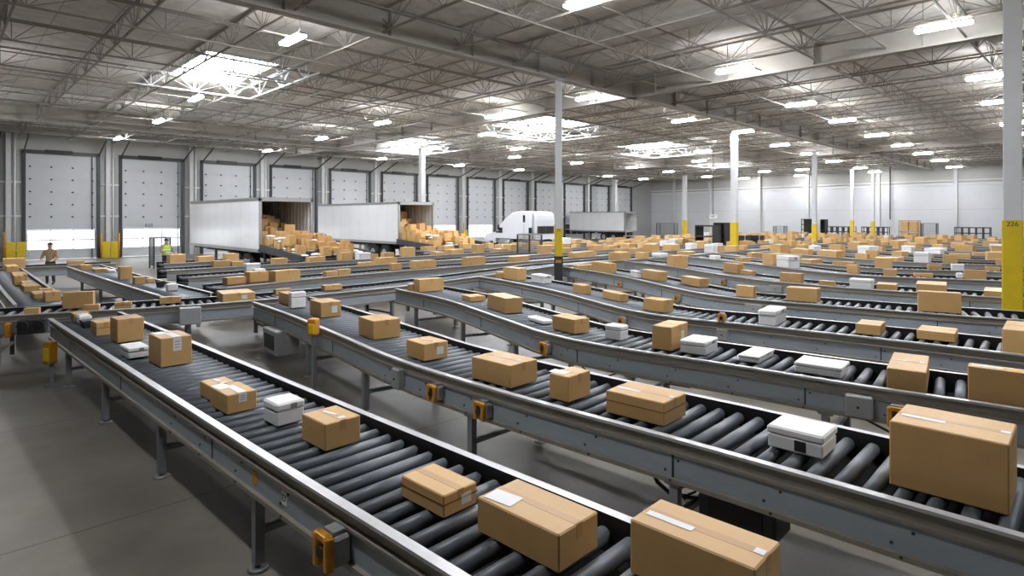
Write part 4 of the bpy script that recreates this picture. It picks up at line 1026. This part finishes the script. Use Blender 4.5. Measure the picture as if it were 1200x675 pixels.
# ------------------------------------------------------------------ people
def person(loc, rz, top, trousers, vest, hat, label, arms):
    r = empty('person', loc, rz); tag(r, label, 'person')
    V = []; E = []; R = []
    def add(p, rad, par=None):
        V.append(p); R.append(rad)
        if par is not None: E.append((par, len(V)-1))
        return len(V)-1
    pel = add((0,0,.95), .15); ab = add((0,.0,1.12), .14, pel); ch = add((0,.01,1.34), .17, ab); nk = add((0,.0,1.48), .07, ch); 
    hd = add((0,.02,1.60), .085, nk); add((0,.02,1.70), .075, hd)
    for s2 in (-1,1):
        hp = add((s2*.1,0,.88), .11, pel); kn = add((s2*.11,.03,.50), .075, hp); an = add((s2*.12,-.02,.1), .05, kn); add((s2*.13,.14,.04), .045, an)
        sh = add((s2*.2,0,1.40), .08, ch); el = add(arms[0][0:1] and (s2*arms[0][0],arms[0][1],arms[0][2]), .055, sh); wr = add((s2*arms[1][0],arms[1][1],arms[1][2]), .038, el)
        d = (Vector(V[wr])-Vector(V[el])).normalized(); pm = add(tuple(Vector(V[wr])+d*.07), .036, wr)
        side = d.cross(Vector((0,0,1))).normalized() if abs(d.z) < .95 else Vector((0,1,0))
        for f in range(4):
            a = add(tuple(Vector(V[pm])+side*(-.03+.02*f)+d*.04), .010, pm); add(tuple(Vector(V[a])+d*(.03+.008*(f in (1,2)))+Vector((0,0,-.015))), .008, a)
        t_ = add(tuple(Vector(V[wr])+side*-.045+d*.05), .011, wr); add(tuple(Vector(V[t_])+d*.035+side*-.008), .009, t_)
    me = bpy.data.meshes.new('body'); me.from_pydata([Vector(v) for v in V], E, []); o = bpy.data.objects.new('body', me); COL.objects.link(o); o.parent = r
    sk = o.modifiers.new('skin', 'SKIN'); sk.use_smooth_shade = True
    for i, v in enumerate(me.skin_vertices[0].data): v.radius = (R[i], R[i]*(.8 if R[i] > .12 else 1)); v.use_root = (i == 0)
    o.modifiers.new('sub', 'SUBSURF').levels = 2; o.modifiers['sub'].render_levels = 2
    dg = bpy.context.evaluated_depsgraph_get(); m2 = bpy.data.meshes.new_from_object(o.evaluated_get(dg)); o.modifiers.clear(); o.data = m2; m2.name = 'body'
    m2.materials.clear()
    for m_ in ('skin', top, trousers, 'black'): m2.materials.append(M[m_])
    for p in m2.polygons:
        c = p.center; p.use_smooth = True
        if c.z > 1.49: p.material_index = 0
        elif c.z < .13: p.material_index = 3
        elif c.z < .98 and abs(c.x) < .24 and abs(c.y) < .2: p.material_index = 2
        else:
            w_ = min((Vector(V[k])-c).length for k in range(len(V)) if R[k] <= .038 and R[k] != .05 and V[k][2] > .3)
            p.material_index = 0 if w_ < .05 else 1
    b = MB()                                                        # face: nose, ears, brow
    b.cbox((0,.105,1.615), (.025,.03,.045), .008)
    for s2 in (-1,1): b.cbox((s2*.088,.02,1.615), (.015,.035,.055), .006)
    b.build('face_details', M['skin'], r, off=Vector((0,0,0)))
    b = MB()
    for s2 in (-1,1): b.cbox((s2*.034,.098,1.64), (.022,.012,.012), .004)
    b.cbox((0,.098,1.575), (.045,.01,.010), .003); b.build('eyes_and_mouth', M['hair'], r, off=Vector((0,0,0)))
    bm = bmesh.new(); bmesh.ops.create_uvsphere(bm, u_segments=16, v_segments=10, radius=.108)
    bmesh.ops.delete(bm, geom=[v for v in bm.verts if v.co.z < -.02], context='VERTS')
    me = bpy.data.meshes.new('hair'); bm.to_mesh(me); bm.free(); me.materials.append(M[hat]); h = link('hair' if hat == 'hair' else 'hard_hat', me, r, (0,.012,1.665))
    for p in me.polygons: p.use_smooth = True
    if vest:
        b = MB(); rings = []
        for z, rx, ry in ((.95,.205,.155),(1.1,.20,.15),(1.25,.215,.165),(1.38,.22,.165),(1.46,.15,.12)):
            rings.append([Vector((rx*math.cos(2*math.pi*k/20), .01+ry*math.sin(2*math.pi*k/20), z)) for k in range(20)])
        b.sweep(rings, caps=False); b.sm = [True]*len(b.f); v = b.build('vest', M[vest], r, off=Vector((0,0,0)))
        b = MB()
        for z in (1.05,1.2):
            b.sweep([[Vector((.217*math.cos(2*math.pi*k/20), .01+.167*math.sin(2*math.pi*k/20), zz)) for k in range(20)] for zz in (z,z+.045)], caps=False)
        b.build('reflective_band', M['paper'], v, off=Vector((0,0,0)))
    return r
person((3.55,31.2,0), math.radians(150), 'khaki', 'navy', None, 'hair', 'person in a tan jacket and dark trousers standing before the first dock door', ((.28,.06,1.12),(.22,.28,1.05)))
person((8.3,33.0,0), math.radians(200), 'khaki', 'navy', 'lime', 'hair', 'person in a bright lime vest by the first open trailer', ((.3,.04,1.14),(.26,.28,1.08)))
